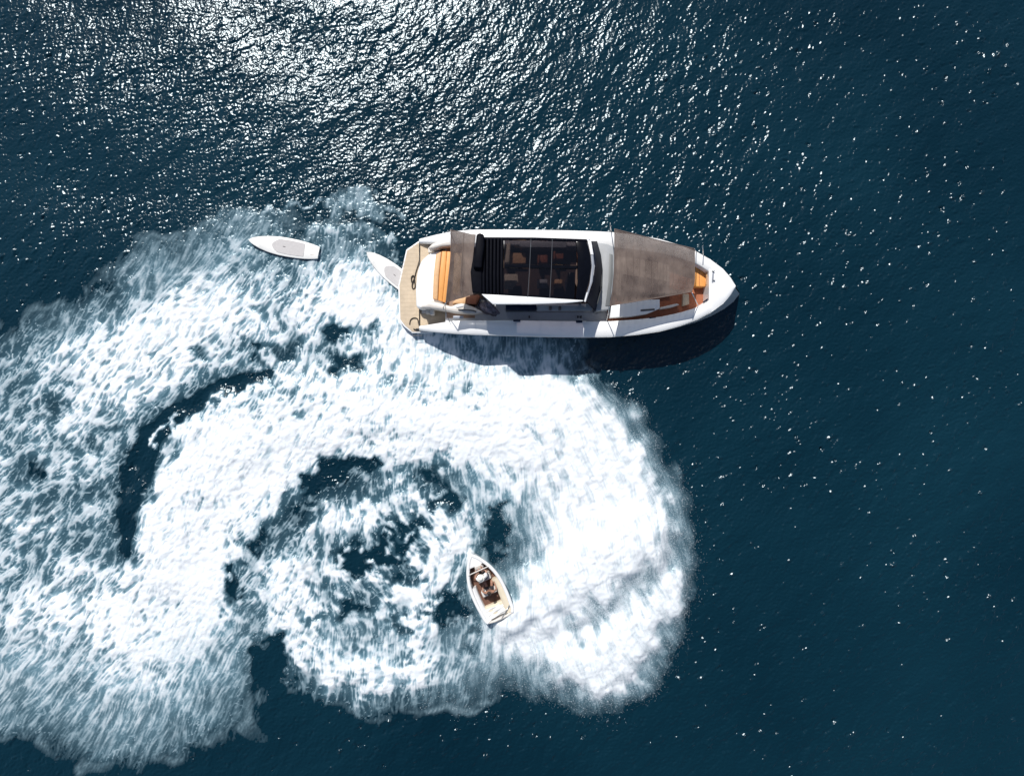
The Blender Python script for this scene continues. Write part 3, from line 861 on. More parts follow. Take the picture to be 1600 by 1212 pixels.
# aft awning
aw, awf = sheet('aft_awning', [P(696.5, 473, 3.2), P(700, 440, 3.4), P(704, 400, 3.5), P(704.5, 358.5, 3.45)], [P(741, 459, 3.8), P(737, 432, 3.85), P(739, 400, 3.87), P(743, 366.5, 3.8)], 34, 44, .012, M_shade, yacht, .05, .03, 4, 'v')
M_seam = mat('awning_seam', (.15, .115, .10), .9)
bm = bmesh.new(); add_tube(bm, [awf(.62 - .1 * math.sin(t / 20 * 2.2), t / 20) + Vector((0, 0, .012)) for t in range(21)], .014, 6); bm_obj('seam', bm, M_seam, aw, smooth=True)
bm = bmesh.new(); add_tube(bm, [awf(.005, t / 20) + Vector((0, 0, .005)) for t in range(21)], .018, 6); bm_obj('hem', bm, M_seam, aw, smooth=True)
bm = bmesh.new(); add_tube(bm, [awf(.995, t / 20) + Vector((0, 0, .005)) for t in range(21)], .016, 6); bm_obj('hem', bm, M_seam, aw, smooth=True)
tube('awning_pole', [P(704.5, 358.5, 3.47), P(703, 362.5, 1.7)], .022, M_steel, yacht)
tube('awning_pole', [P(696.5, 473, 3.23), P(692, 482, 1.5)], .022, M_steel, yacht)
tube('stay_line', smooth_path([P(696.5, 473, 3.2), P(697, 487, 2.0), P(703, 504, 1.8)]), .012, M_dgrey, yacht)

# hardtop: black folding roof, glass roof panes, white side
ZR = 4.00
slab('folded_roof', [(738, 457), (735, 425), (741, 392), (746, 371), (753, 371), (753, 458.5)], 3.8, 4.04, M_blackc, yacht, .05, 3)
bump_ = slab('roof_cover_bundle', [(739, 418), (742, 394), (744.5, 366), (749, 363.5), (756, 366), (757, 384), (754, 402), (753, 419)], 4.0, 4.26, M_blackc, yacht, .1, 3)
slab('roof_pleat_base', [(750, 459.5), (750, 371.5), (787, 372), (787, 461)], 3.74, 3.86, M_blackc, yacht, 0)
for i in range(6):
    x = 753.5 + i * 5.6
    slab('roof_pleat', [(x, 459.5 + .25 * i), (x - .4, 430), (x + .4, 371.5), (x + 4.9, 371.5), (x + 4.4, 430), (x + 4.6, 460 + .25 * i)], 3.82, 4.0 + (.05 if i % 2 else .02), M_blackc, yacht, .05, 3)
bm = bmesh.new()
def bar(x0, y0, x1, y1, zt=ZR, zb=3.84): add_prism(bm, px_poly(box_px(x0, y0, x1, y1), zt), zb, zt, .012, 1)
add_prism(bm, px_poly([(752, 374.5), (752, 370.8), (835, 371.2), (917, 374), (917, 377.6), (835, 374.8)], ZR), 3.83, ZR + .01)
add_prism(bm, px_poly([(752, 461.5), (752, 458.6), (835, 464), (912, 469.4), (912, 472), (835, 467.6)], ZR), 3.83, ZR + .01)
bm_obj('roof_rail', bm, M_black, yacht)
slab('roof_front_panel', [(899.5, 468.3), (902.5, 440), (902.5, 400), (899.5, 377), (916.8, 377.7), (922, 395), (924, 415), (921, 440), (912.2, 469.2)], 3.82, ZR + .02, M_black, yacht, .02)
bm = bmesh.new(); add_prism(bm, px_poly([(787.5, 418.5), (787.5, 413), (901.8, 415), (901.8, 420)], ZR), 3.83, ZR + .03, .015, 1)
bm_obj('roof_beam', bm, M_black, yacht)
for (xt, xb) in ((829.5, 824.5), (863, 859)):
    bm = bmesh.new()
    add_tube(bm, [P(xt, 373.5, ZR + .02), P((xt + xb) / 2 + .6, 418, ZR + .045), P(xb, 466, ZR + .02)], .013, 6)
    bm_obj('roof_mullion', bm, M_mull, yacht)
for (xa, xb) in ((788, 829.6), (829.8, 862.8), (863, 901)):
    slab('roof_pane', [(xa - .5, 413), (xa, 374.6), (xb, 375.6), (xb - .6, 414.4)], ZR - .05, ZR - .03, M_glass, yacht, 0)
    slab('roof_pane', [(xa - 3.6, 463 if xa < 800 else 464.5), (xa - 1.2, 418.6), (xb - 1.3, 419.8), (xb - 3.7, 467)], ZR - .05, ZR - .03, M_glass, yacht, 0)
slab('roof_side', [(752, 459.3), (770, 475), (830, 475), (886, 473), (912, 470.6), (911, 469), (835, 464.0)], 3.86, 4.03, M_white, yacht, .03)
slab('roof_front_trim', [(912.8, 470), (921.6, 440), (924.6, 415), (922.6, 395), (917.4, 374.5), (921, 373), (927, 395), (929, 415), (926, 440), (915.5, 472)], 3.75, 3.92, M_silver, yacht, .02)
slab('roof_corner', [(918.4, 376), (923.4, 376), (927.5, 398), (922.8, 398)], 3.90, 3.95, M_white, yacht, .01)
slab('roof_corner', [(911.8, 470.5), (915.6, 456), (918.6, 457), (915, 471.8)], 3.90, 3.95, M_white, yacht, .01)
# cabin sides below the roof
slab('cabin_side', [(790, 484), (790, 476), (838, 476), (838, 484)], 1.05, 1.95, M_navy, yacht, .02)
slab('cabin_side', [(838.5, 485), (838.5, 476), (925, 474), (925, 485)], 1.05, 1.9, M_grey, yacht, .03)
for x in (858, 873): slab('winch', box_px(x, 478, x + 4, 484), 1.85, 2.1, M_dgrey, yacht, .02)
for (x, y) in ((756, 373), (915, 377), (756, 460), (905, 470)):
    tube('roof_post', [P(x, y, 3.83), P(x + 1, y + (3 if y < 400 else 5), 1.06)], .06, M_black, yacht)
# salon seen through the glass
slab('salon_floor', [(740, 466), (740, 372), (925, 375), (925, 474)], 1.06, 1.12, mat('walnut', (.07, .035, .022), .5, var=.3, vscale=5), yacht, 0)
sofa = slab('salon_sofa', [(792, 412), (792, 395), (822, 395), (822, 412)], 1.12, 1.55, M_tan, yacht, .06, 3)
slab('sofa_back', [(788, 411), (792, 380), (798, 380), (796, 411)], 1.12, 2.0, M_cream, yacht, .06, 3)
slab('salon_table', [(788, 452), (788, 428), (809, 428), (810, 440), (800, 452)], 1.7, 1.78, M_cream, yacht, .03)
slab('salon_counter', [(812, 386), (812, 377), (885, 377), (885, 387)], 1.12, 2.05, M_grey, yacht, .03)
slab('helm_console', [(885, 462), (888, 425), (898, 425), (898, 462)], 1.12, 2.1, M_black, yacht, .05)
for (x, y, m_) in ((843, 436, M_grey), (866, 436, M_tan), (843, 398, M_teakd), (868, 392, M_teakd)):
    s = slab('helm_seat', box_px(x, y, x + 13, y + 13), 1.35, 1.75, m_, yacht, .06, 3)
    slab('seat_back', box_px(x - 3, y, x, y + 13), 1.5, 2.15, m_, s, .05, 3)
tube('helm_wheel', [P(884, 444, 2.15) + Vector((0, .2 * math.cos(a * .4), .2 * math.sin(a * .4))) for a in range(17)], .018, M_silver, yacht)

# windscreen and coachroof ahead of the hardtop
bm = bmesh.new()
top = [P(x, y, 3.8) for x, y in ((925, 377), (929, 395), (930.5, 415), (927.5, 440), (917, 471))]
low = [P(x, y, 2.1) for x, y in ((933, 377), (939, 398), (941.5, 420), (939, 450), (931, 486))]
tv = [bm.verts.new(v) for v in top]; lv = [bm.verts.new(v) for v in low]
tv2 = [bm.verts.new(v - Vector((.03, 0, .03))) for v in top]; lv2 = [bm.verts.new(v - Vector((.03, 0, .03))) for v in low]
for i in range(4):
    bm.faces.new((tv[i], tv[i + 1], lv[i + 1], lv[i])); bm.faces.new((tv2[i + 1], tv2[i], lv2[i], lv2[i + 1]))
    bm.faces.new((tv[i], tv2[i], tv2[i + 1], tv[i + 1])); bm.faces.new((lv[i], lv[i + 1], lv2[i + 1], lv2[i]))
bm_obj('windscreen', bm, M_screen, yacht, angle=50)
slab('coachroof', [(930, 486), (937, 450), (940, 420), (937, 398), (929, 378), (950, 381), (960, 386), (960, 420), (957, 455), (951, 484)], 1.1, 2.03, M_grey, yacht, .06, 3)
slab('coachroof_hatch', [(946, 478), (951, 440), (952, 396), (957.5, 398), (957.5, 430), (952.5, 478)], 2.0, 2.06, mat('slate_panel', (.14, .15, .155), .5), yacht, .01)
slab('screen_frame', [(929.5, 474), (934.5, 452), (936.5, 448), (937, 425), (933.8, 402), (936.6, 401), (940.5, 425), (940.2, 450), (934, 475)], 2.06, 2.22, M_cream, yacht, .03)
tube('wiper', [P(940, 448, 2.26), P(935, 462, 2.3), P(931, 478, 2.22)], .016, M_black, yacht)

# bow cockpit
M_bed = mat('taupe_cushion', (.36, .29, .24), .8, var=.08, vscale=6)
rng = random.Random(3)
for i in range(9):
    x = 963 + i * 9.3
    c = slab('sunbed_cushion', [(x, 462 - .2 * i), (x, 390 + 1.3 * i), (x + 8.7, 391 + 1.3 * i), (x + 8.7, 462 - .2 * i)], 1.2, 1.55 + rng.uniform(-.01, .01), M_bed, yacht, .05, 2)
slab('bow_side_locker', [(953, 496), (955, 478), (981, 473), (996, 469), (1031, 467.5), (1031, 482), (1012, 490), (985, 494.5)], 1.2, 1.78, M_white, yacht, .03)
slab('locker_slot', [(1001, 486.5), (1001, 483.6), (1023, 482), (1023, 484.6)], 1.76, 1.80, M_dgrey, yacht, 0)
slab('bow_step', [(1067, 478), (1067.5, 459), (1076.5, 459), (1077, 475)], 1.2, 1.45, M_teak, yacht, .02)
slab('bow_side_seat', [(1031.5, 483), (1031.5, 480), (1058, 474), (1062, 476), (1050, 480)], 1.2, 1.6, M_offw, yacht, .03)
slab('port_locker', [(965, 389), (965, 380), (1000, 387), (1034, 392), (1034, 399), (1000, 395)], 1.2, 1.72, M_white, yacht, .03)
slab('bow_seat', [(1086, 448), (1085.5, 425), (1087.5, 405), (1091, 404), (1100, 414), (1103.5, 430), (1103, 448)], 1.2, 1.62, M_orange, yacht, .05, 3)
bm = bmesh.new()
bk = smooth_path([P(1086, 404.5, 1.72), P(1092, 404, 1.78), P(1100, 409, 1.8), (P(1105.5, 420, 1.8)), P(1107.5, 434, 1.78), P(1106.5, 446, 1.72)], 8)
add_tube(bm, bk, [.09] + [.125] * (len(bk) - 2) + [.09], 10)
bm_obj('bow_seat_back', bm, M_tan, yacht, smooth=True)
bm = bmesh.new(); add_prism(bm, px_poly([(1092.6, 446.5), (1092.2, 410), (1092.9, 410), (1093.3, 446.5)], 1.63), 1.6, 1.626); bm_obj('seat_seam', bm, M_teakd, yacht)

fa, faf = sheet('bow_awning', [P(952.5, 478, 3.6), P(958, 450, 3.7), P(960, 400, 3.75), P(960, 357.5, 3.65)], [P(1081, 456, 3.4), P(1085.5, 440, 3.45), P(1086, 415, 3.47), P(1085.5, 388.5, 3.4)], 60, 44, .012, M_shade, yacht, .06, .036, 9, 'v')
for k in range(11):
    u = .07 + k * .083
    bm = bmesh.new()
    add_tube(bm, [faf(u + .004 * math.sin(t * .9 + k), .1 + .72 * t / 14) + Vector((0, 0, .008)) for t in range(15)], .008, 5)
    bm_obj('seam', bm, M_seam, fa, smooth=True)
for v in (.003, .997):
    bm = bmesh.new(); add_tube(bm, [faf(t / 20, v) + Vector((0, 0, .004)) for t in range(21)], .016, 6); bm_obj('hem', bm, M_seam, fa, smooth=True)
for u in (.003, .997):
    bm = bmesh.new(); add_tube(bm, [faf(u, t / 20) + Vector((0, 0, .004)) for t in range(21)], .016, 6); bm_obj('hem', bm, M_seam, fa, smooth=True)
for (a, c) in (((953, 349, 3.9), (955, 362, 1.9)), ((1085.5, 389.5, 3.45), (1088, 394, 2.05)), ((1081, 457, 3.45), (1091, 478, 2.05)), ((952.5, 479, 3.65), (948, 500, 1.9)), ((1098, 384, 3.0), (1099, 400, 2.08))):
    tube('awning_pole', [P(*a), P(*c)], .02, M_steel, yacht)
# small fittings
for (x0, y0, x1, y1) in ((802, 499.5, 813, 502), (900, 500.5, 910, 504), (1015, 495.5, 1025, 498.5)):
    z = 1.97
    slab('fairlead', box_px(x0, y0, x1, y1), z - .06, z + .03, M_navy, yacht, .01)
for (x, y) in ((902, 493), (907, 493), (826, 493)):
    slab('deck_fitting', box_px(x, y, x + 2, y + 3.5), 1.05, 1.2, M_dgrey, yacht, .01)
slab('anchor_hatch', [(1112, 442), (1113, 422), (1116, 422), (1115, 442)], 2.1, 2.155, M_silver, yacht, .01)
for (x, y) in ((1113, 424), (1114, 438)):
    tube('bow_cleat', [P(x, y, 2.15), P(x + 3, y - 1, 2.24)], .03, M_steel, yacht)
slab('bow_vent', [(1099, 473.5), (1099, 471), (1106, 466), (1106, 469.5)], 2.05, 2.12, M_navy, yacht, .01)
# slot window and boot stripe on the starboard topsides, name board
def hull_strip(name, x0, x1, z0, z1, m_, s=-1, off=.012, n=12):
    bm = bmesh.new(); rw = []
    for i in range(n + 1):
        x = x0 + (x1 - x0) * i / n
        def hb(z):
            sh = interp(x, SH); f = min(max(z / sh, 0), 1)
            return interp(x, [(t[0], t[1]) for t in ST]) + (interp(x, HB) - interp(x, [(t[0], t[1]) for t in ST])) * f ** 1.4 + (.03 if .5 < f < .85 else 0)
        rw.append([bm.verts.new((x, cl(x) + s * (hb(z) + o_), z)) for z, o_ in ((z0, -.02), (z0, off), (z1, off), (z1, -.02))])
    for a, c in zip(rw[:-1], rw[1:]):
        for i in range(3): bm.faces.new((a[i], a[i + 1], c[i + 1], c[i]))
    bm.faces.new(rw[0]); bm.faces.new(rw[-1])
    return bm_obj(name, bm, m_, yacht)
for s in (1, -1):
    hull_strip('hull_window', 1.9, 2.85, .95, 1.12, M_navy, s, .035)
    hull_strip('rubbing_strake', -4.2, 7.6, .42, .5, M_silver, s, .03, 30)
slab('name_plate', [(708, 497), (708, 493.5), (724, 493.5), (724, 497.5)], 1.80, 1.845, M_silver, yacht, .005)

# ------------------------------------------------------------------ things lying on the yacht
def rope(pts, r, label):
    o = tube('rope', smooth_path(pts, 8), r, M_rope, None, 7)
    return tag(o, label, 'rope')
Z0 = .50
rope([P(659, 378, Z0), P(657.5, 395, Z0), P(654, 412, Z0), P(650, 425, Z0), P(647, 437, Z0), P(643.5, 441, Z0), P(643, 433, Z0 + .02), P(646.5, 431, Z0 + .04), P(648, 440, Z0 + .02), P(648.5, 449, Z0),
      P(645, 451, Z0), P(644, 444, Z0 + .03), P(647, 436, Z0 + .05)], .028, 'dark rope lying straight along the teak swim platform ending in a coil')
rope([P(640, 507, Z0), P(641.5, 500, Z0), P(646, 496.8, Z0), P(652, 498, Z0), P(654, 505, Z0), P(655.5, 513, Z0), P(651, 515, Z0 + .03), P(646, 514, Z0 + .02)], .026, 'dark rope in a loop on the corner of the swim platform nearest the foam')
# crumpled bundle by the side gate
bm = bmesh.new()
bmesh.ops.create_icosphere(bm, subdivisions=4, radius=1.0)
rg = np.random.RandomState(8)
dirs = rg.randn(14, 3); phs = rg.rand(14) * 6.28
for v in bm.verts:
    n = v.co.normalized()
    d = sum(math.sin(4.2 * (n.x * a[0] + n.y * a[1] + n.z * a[2]) + p_) for a, p_ in zip(dirs, phs)) / 14
    v.co = Vector((n.x * .46, n.y * .24, max(n.z, -.5) * .30)) * (1 + .75 * d)
c = P(764, 482, 1.5)
ra = Matrix.Rotation(-.5, 3, 'Z')
for v in bm.verts: v.co = ra @ v.co + Vector((c.x, c.y, 1.36))
m_b = mat('mottled_cloth', (.16, .14, .165), .9, var=.75, vscale=6, bump=.4)
tag(bm_obj('cloth_bundle', bm, m_b, None, smooth=True), 'crumpled grey and dark cloth bundle on the yacht side deck beside the hardtop', 'bundle')

# ------------------------------------------------------------------ paddleboards
M_board = mat('white_board', (.82, .81, .77), .45, var=.03, vscale=3)
M_pad = mat('grey_deck_pad', (.50, .48, .47), .8, var=.06, vscale=10)
def board_outline(n=26):
    pts = []
    for i in range(n + 1):
        t = i / n
        w = .43 * (math.sin(math.pi * min(1, t * .62 + .0) ** .9) ** .72) if t < .9 else None
        xs = -1.65 + 3.3 * t
        w = float(np.interp(t, [0, .03, .08, .16, .28, .42, .55, .7, .82, .9, .96, 1.0], [.02, .12, .20, .29, .38, .43, .44, .425, .39, .35, .31, .28]))
        pts.append((xs, w))
    return pts
def make_board():
    root = empty('paddleboard', (0, 0, 0))
    bm = bmesh.new(); rw = []
    for i, (x, w) in enumerate(board_outline()):
        t = (x + 1.65) / 3.3
        rock = .14 * max(0, (.35 - t) / .35) ** 2 + .03 * max(0, (t - .85) / .15) ** 2
        w = max(w, .008)
        rw.append([bm.verts.new((x, y, z + rock)) for y, z in ((-w * .8, -.05), (-w, .0), (-w, .035), (-w * .9, .06), (0, .068), (w * .9, .06), (w, .035), (w, 0), (w * .8, -.05), (0, -.06))])
    for a, c in zip(rw[:-1], rw[1:]):
        for k in range(10): bm.faces.new((a[k], a[(k + 1) % 10], c[(k + 1) % 10], c[k]))
    bm.faces.new(rw[0]); bm.faces.new(rw[-1])
    bm_obj('board', bm, M_board, root, True, angle=40)
    bm = bmesh.new()
    up, dn = [], []
    for i in range(17):
        t = i / 16; x = -.58 + 1.55 * t
        w = float(np.interp((x + 1.65) / 3.3, [.28, .42, .55, .7, .82, .9], [.33, .40, .425, .41, .37, .325])) * .80 * min(1, (max(t, .0) * 5 + .04) ** .5)
        up.append((x, w)); dn.append((x, -w))
    add_prism(bm, dn + up[::-1], .055, .078, .006, 1)
    bm_obj('deck_pad', bm, M_pad, root, True)
    bm = bmesh.new(); add_tube(bm, [(-.06, 0, .085), (.06, 0, .085)], .016)
    bm_obj('carry_handle', bm, mat('handle_grey', (.22, .21, .21), .7), root, True)
    for y in (-.14, .14):
        bm = bmesh.new(); add_prism(bm, [(1.28, y - .018), (1.62, y - .018), (1.62, y + .018), (1.28, y + .018)], .05, .078)
        bm_obj('tail_grip', bm, M_offw, root, True)
    bm = bmesh.new(); add_prism(bm, [(1.2, -.008), (1.45, -.008), (1.45, .008), (1.2, .008)], [-.30, -.22, -.22, -.30], -.055)
    bm_obj('fin', bm, M_dgrey, root, True)
    return root
def copy_tree(o, parent=None):
    c = o.copy(); COL.objects.link(c); c.parent = parent
    for ch in list(o.children): copy_tree(ch, c)
    return c
b1 = make_board()
def put_board(o, nose, tail_dir, label):
    d = Vector(tail_dir).normalized()
    n = P(*nose, .1)
    c = n + Vector((d[0], -d[1], 0)) * 1.65
    o.location = (c.x, c.y, .10)
    o.rotation_euler = (0, 0, math.atan2(-d[1], d[0]))
    tag(o, label, 'paddleboard', 'paddleboards floating behind the yacht')
b2 = copy_tree(b1)
put_board(b1, (391, 376), (105, 19), 'white paddleboard with grey deck pad drifting free in the foam, its whole length in view')
put_board(b2, (574.5, 395.5), (35, 28.5), 'white paddleboard with its tail hidden under the swim platform of the yacht')

# ------------------------------------------------------------------ people
M_skin = mat('tanned_skin', (.43, .25, .18), .55, var=.06, vscale=9)
M_skin2 = mat('brown_skin', (.33, .17, .11), .55, var=.06, vscale=9)
M_hair = mat('dark_brown_hair', (.022, .012, .008), .6, bump=.5, bscale=80)
M_shirt = mat('white_shirt', (.80, .79, .76), .8, bump=.3, bscale=20)
M_short = mat('dark_shorts', (.03, .025, .028), .8)
M_hat = mat('straw_white_hat', (.82, .79, .70), .8, bump=.3, bscale=60)
def skin_mesh(name, V, Ed, R, m_, parent, sub=2, root=0, extra=None):
    me = bpy.data.meshes.new(name)
    me.from_pydata(V, Ed, [])
    o = bpy.data.objects.new(name, me); COL.objects.link(o)
    s = o.modifiers.new('s', 'SKIN'); s.use_smooth_shade = True
    sl = me.skin_vertices[0].data
    for i, r in enumerate(R):
        sl[i].radius = (r, r) if not hasattr(r, '__len__') else r
        sl[i].use_root = (i == root)
    o.modifiers.new('d', 'SUBSURF').levels = sub
    dg = bpy.context.evaluated_depsgraph_get()
    me2 = bpy.data.meshes.new_from_object(o.evaluated_get(dg))
    bpy.data.objects.remove(o)
    if extra:
        bm = bmesh.new(); bm.from_mesh(me2); extra(bm); bm.to_mesh(me2); bm.free()
    me2.polygons.foreach_set('use_smooth', [True] * len(me2.polygons))
    me2.materials.clear()
    return link_mesh(name, me2, m_, parent, True)

def person(parent_loc, rz, label, skin, top, bottom, hat, reach, lean=0.12):
    """seated adult; origin on the seat, facing +y"""
    root = empty('person', parent_loc, rz)
    tag(root, label, 'person')
    hipz, L = .10, lean
    V = [(0, 0, hipz), (0, L * .35, .30), (0, L * .8, .50), (0, L, .58), (0, L + .02, .66), (0, L + .05, .74), (0, L + .055, .86)]
    R = [(.16, .12), (.14, .10), (.17, .11), (.10, .08), (.055, .055), (.075, .09), (.065, .08)]
    Ed = [(0, 1), (1, 2), (2, 3), (3, 4), (4, 5), (5, 6)]
    def add(p, r, fr):
        V.append(p); R.append((r, r)); Ed.append((fr, len(V) - 1)); return len(V) - 1
    hands = []
    for s in (1, -1):
        sh = add((s * .19, L * .8, .50), .06, 2)
        el, wr = reach[0 if s == 1 else 1]
        e = add(el, .042, sh); w = add(wr, .030, e)
        d = (Vector(wr) - Vector(el)).normalized()
        pm = add(tuple(Vector(wr) + d * .06), .036, w)
        hands.append((Vector(wr) + d * .09, d, s))
        h = add((s * .10, .05, .08), .085, 0)
        k = add((s * .15, .45, .12), .062, h)
        a = add((s * .14, .50, -.27), .042, k)
        add((s * .14, .62, -.31), .035, a)
    def fingers(bm):
        for c, d, s in hands:
            side = d.cross(Vector((0, 0, 1))).normalized()
            for i, ln in enumerate((.07, .085, .08, .06)):
                o = c + side * (i - 1.5) * .021
                add_tube(bm, [o - d * .02, o + d * ln * .5 + Vector((0, 0, -.008)), o + d * ln + Vector((0, 0, -.03))], [.010, .0095, .007], 6)
            o = c - d * .05 - side * s * .035
            add_tube(bm, [o, o - side * s * .03 + d * .03, o - side * s * .035 + d * .065], [.012, .011, .008], 6)
        hc = Vector((0, L + .05, .78))          # face: nose, ears, eye sockets as small forms
        add_tube(bm, [hc + Vector((0, .075, .02)), hc + Vector((0, .105, -.02)), hc + Vector((0, .085, -.025))], [.008, .015, .012], 6)
        for s in (1, -1):
            add_tube(bm, [hc + Vector((s * .072, 0, .03)), hc + Vector((s * .085, -.01, .01)), hc + Vector((s * .075, 0, -.025))], [.008, .014, .008], 6)
        add_tube(bm, [hc + Vector((-.028, .082, -.055)), hc + Vector((0, .09, -.055)), hc + Vector((.028, .082, -.055))], .007, 6)
    skin_mesh('body', V, Ed, R, skin, root, 2, 0, fingers)
    hc = Vector((0, L + .04, .80))
    bm = bmesh.new(); bmesh.ops.create_icosphere(bm, subdivisions=3, radius=1)
    for v in list(bm.verts):
        n = v.co.copy()
        v.co = Vector((n.x * .088, n.y * .105 - .012, n.z * .10 + .03)) * (1 + .06 * math.sin(30 * n.x + 20 * n.y)) + hc
    bmesh.ops.delete(bm, geom=[v for v in bm.verts if v.co.y > hc.y + .04 and v.co.z < hc.z + .05], context='VERTS')
    bm_obj('hair', bm, M_hair, root, True, smooth=True)
    if hat:
        bm = bmesh.new(); prof = [(.0, .135), (.06, .13), (.085, .10), (.093, .045), (.105, .035), (.165, .02), (.17, .012), (.10, .022)]
        rr = [[bm.verts.new((hc.x + r * math.cos(a * math.pi / 12), hc.y + r * 1.08 * math.sin(a * math.pi / 12), hc.z + z + .045)) for a in range(24)] for r, z in prof[1:]]
        tp = bm.verts.new((hc.x, hc.y, hc.z + .182))
        for a in range(24): bm.faces.new((tp, rr[0][a], rr[0][(a + 1) % 24]))
        for a_, c_ in zip(rr[:-1], rr[1:]):
            for a in range(24): bm.faces.new((a_[a], c_[a], c_[(a + 1) % 24], a_[(a + 1) % 24]))
        bm_obj('sun_hat', bm, M_hat, root, True, smooth=True)
    if top:
        tv = [V[0], V[1], V[2], V[3]]; tr = [(.178, .14), (.162, .126), (.20, .142), (.13, .11)]; te = [(0, 1), (1, 2), (2, 3)]
        for s in (1, -1):
            el = Vector(reach[0 if s == 1 else 1][0]); shp = Vector((s * .19, L * .8, .50))
            tv.append(tuple(shp)); tr.append((.096, .096)); te.append((2, len(tv) - 1))
            tv.append(tuple(shp.lerp(el, .7))); tr.append((.072, .072)); te.append((len(tv) - 2, len(tv) - 1))
        skin_mesh('shirt', tv, te, tr, top, root, 2, 0)
    bv = [V[0], (0, .02, .2)]; br = [(.178, .14), (.16, .125)]; be = [(0, 1)]
    for s in (1, -1):
        bv.append((s * .10, .05, .08)); br.append((.102, .102)); be.append((0, len(bv) - 1))
        bv.append((s * .135, .30, .11)); br.append((.088, .088)); be.append((len(bv) - 2, len(bv) - 1))
    skin_mesh('shorts', bv, be, br, bottom, root, 2, 0)
    return root

# ------------------------------------------------------------------ the small tender
TR = math.radians(24.6)
tc = P(760.5, 914.5, .3)
tend = empty('tender', (tc.x, tc.y, .05), TR)
tag(tend, 'small white tender turning hard inside its own foam with two people aboard', 'boat')
TS = [(-1.55, .66, .52), (-1.40, .735, .52), (-1.05, .77, .52), (-.6, .80, .53), (0, .79, .55), (.5, .71, .58), (.95, .55, .61), (1.3, .36, .65), (1.52, .2, .68), (1.68, .03, .70)]
def tw(y): return float(np.interp(y, [t[0] for t in TS], [t[1] for t in TS]))
def tz(y): return float(np.interp(y, [t[0] for t in TS], [t[2] for t in TS]))
bm = bmesh.new(); rw = []
for y, w, h in TS:
    rw.append([bm.verts.new((k * w, y - (.12 if abs(k) < .6 and y > 1.2 else 0), z)) for k, z in ((-1, h), (-1.0, h - .12), (-.9, .15), (-.55, -.12), (0, -.22), (.55, -.12), (.9, .15), (1.0, h - .12), (1, h))])
for a, c in zip(rw[:-1], rw[1:]):
    for k in range(8): bm.faces.new((a[k], a[k + 1], c[k + 1], c[k]))
bm.faces.new(rw[0])
bm_obj('hull', bm, M_white, tend, True, angle=40)
ring = [(-t[1] + .05, t[0], t[2]) for t in TS] + [(t[1] - .05, t[0], t[2]) for t in TS[::-1]]
ringp = smooth_path([Vector(p) for p in ring], 4)
bm = bmesh.new(); add_tube(bm, ringp, .085, 10)
bm_obj('gunwale', bm, M_white, tend, True, smooth=True)
bm = bmesh.new(); add_tube(bm, [(-.62, -1.55, .5), (-.3, -1.60, .5), (.3, -1.60, .5), (.62, -1.55, .5)], .06, 8)
bm_obj('transom_rail', bm, M_offw, tend, True, smooth=True)
ys = [-1.5, -1.1, -.6, 0, .5, .95, 1.28]
bm = bmesh.new(); add_prism(bm, [(-(tw(y) - .11), y) for y in ys] + [((tw(y) - .11), y) for y in ys[::-1]], .02, .10)
bm_obj('floor', bm, mat('tender_teak', (.13, .062, .04), .65, var=.25, vscale=7), tend, True)
# inner sides
for s in (1, -1):
    bm = bmesh.new(); rw = []
    for y in [-1.5, -1.2, -.9, -.5, -.1, .2]:
        w = tw(y)
        wi = .42 if s == 1 else .30
        rw.append([bm.verts.new((s * k, y, z)) for k, z in ((w - .10, .10), (w - .10, .50), (w - .16, .53), (w - wi + .03, .47), (w - wi, .42), (w - wi, .10))])
    for a, c in zip(rw[:-1], rw[1:]):
        for k in range(5): bm.faces.new((a[k], a[k + 1], c[k + 1], c[k]))
    bm.faces.new(rw[0]); bm.faces.new(rw[-1])
    bm_obj('side_cushion', bm, M_cream if s == 1 else M_white, tend, True, angle=50)
bm = bmesh.new()
fd = [1.12, 1.2, 1.3, 1.4, 1.52, 1.64]
add_prism(bm, [(-(tw(y) - .03), y) for y in fd] + [(tw(y) - .03, y) for y in fd[::-1]], .5, [.66 + .02 * i for i in range(6)] + [.76 - .02 * i for i in range(6)], .02, 2)
bm_obj('foredeck', bm, M_white, tend, True, angle=40)
bm = bmesh.new(); add_tube(bm, smooth_path([(-.55, .86, .62), (-.28, .92, .84), (.28, .92, .84), (.55, .86, .62)], 5), .026, 8)
bm_obj('screen_bar', bm, M_offw, tend, True, smooth=True)
bm = bmesh.new(); add_prism(bm, [(-.14, .92), (.30, .92), (.24, 1.14), (-.10, 1.14)], .1, [.66, .66, .74, .74], .05, 3)
bm_obj('helm_console', bm, M_offw, tend, True, angle=40)
bm = bmesh.new(); add_tube(bm, [(.08 + .15 * math.cos(a * .393), .86 + .06 * math.sin(a * .393), .72 + .13 * math.sin(a * .393)) for a in range(17)], .013, 7)
bm_obj('steering_wheel', bm, M_dgrey, tend, True, smooth=True)
bm = bmesh.new(); add_prism(bm, [(-.26, .26), (.38, .26), (.38, .58), (-.26, .58)], .1, .44, .05, 3)
bm_obj('driver_seat', bm, M_offw, tend, True, angle=40)
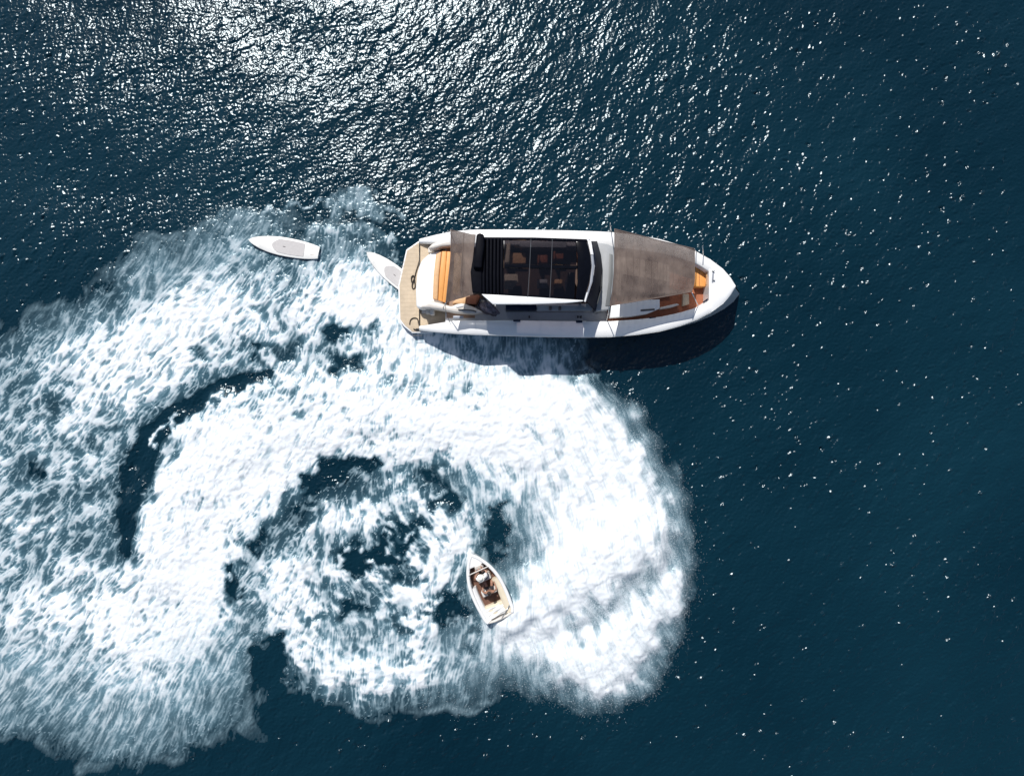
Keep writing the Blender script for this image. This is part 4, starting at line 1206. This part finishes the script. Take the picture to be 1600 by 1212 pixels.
bm = bmesh.new(); add_prism(bm, [(-.36, -.42), (.36, -.42), (.36, -.12), (-.36, -.12)], .1, .42, .05, 3)
bm_obj('middle_bench', bm, M_offw, tend, True, angle=40)
bm = bmesh.new(); add_prism(bm, [(-.48, -1.42), (.42, -1.42), (.46, -.90), (-.50, -.86)], .1, .42, .06, 3)
bm_obj('aft_bench', bm, M_cream, tend, True, angle=40)
bm = bmesh.new()
bmesh.ops.create_grid(bm, x_segments=24, y_segments=16, size=.5)
for v in bm.verts:
    v.co = Vector((v.co.x * .95 - .02, v.co.y * .5 - 1.22, .45 + .03 * math.sin(9 * v.co.x + 4 * v.co.y) + .025 * math.sin(15 * v.co.y - 5 * v.co.x)))
r = bmesh.ops.solidify(bm, geom=bm.faces[:], thickness=.015)
tw_ = bm_obj('towel', bm, M_shirt, None, True, smooth=True)
tw_.location = (tc.x, tc.y, .05); tw_.rotation_euler = (0, 0, TR)
tag(tw_, 'rumpled white towel spread over the aft bench of the small tender', 'towel')
bm = bmesh.new(); add_tube(bm, [(.05, -1.60, .56), (.62, -1.18, .60)], .02, 8)
bm_obj('stern_rail', bm, M_steel, tend, True, smooth=True)
RT = Matrix.Rotation(TR, 3, 'Z')
def tpos(x, y, z): v = RT @ Vector((x, y, z)); return (tc.x + v.x, tc.y + v.y, v.z + .05)
person(tpos(.06, .46, .38), TR + .12, 'person in a white sun hat and white shirt steering the small tender', M_skin, M_shirt, M_short, True,
       [((.30, .22, .34), (.24, .42, .36)), ((-.30, .24, .32), (-.06, .42, .36))], .16)
person(tpos(.06, -.26, .36), TR - .25, 'dark haired person with bare tanned shoulders seated behind the driver in the tender', M_skin2, None, M_short, False,
       [((.33, .10, .26), (.28, .34, .16)), ((-.33, .10, .26), (-.26, .36, .16))], .10)
print('tris', sum(len(o.data.loop_triangles) or sum(len(p.vertices) - 2 for p in o.data.polygons) if o.type == 'MESH' and len(o.data.polygons) < 200000 else 0 for o in bpy.data.objects), 'foam quads', len(fq), 'sea', len(q))
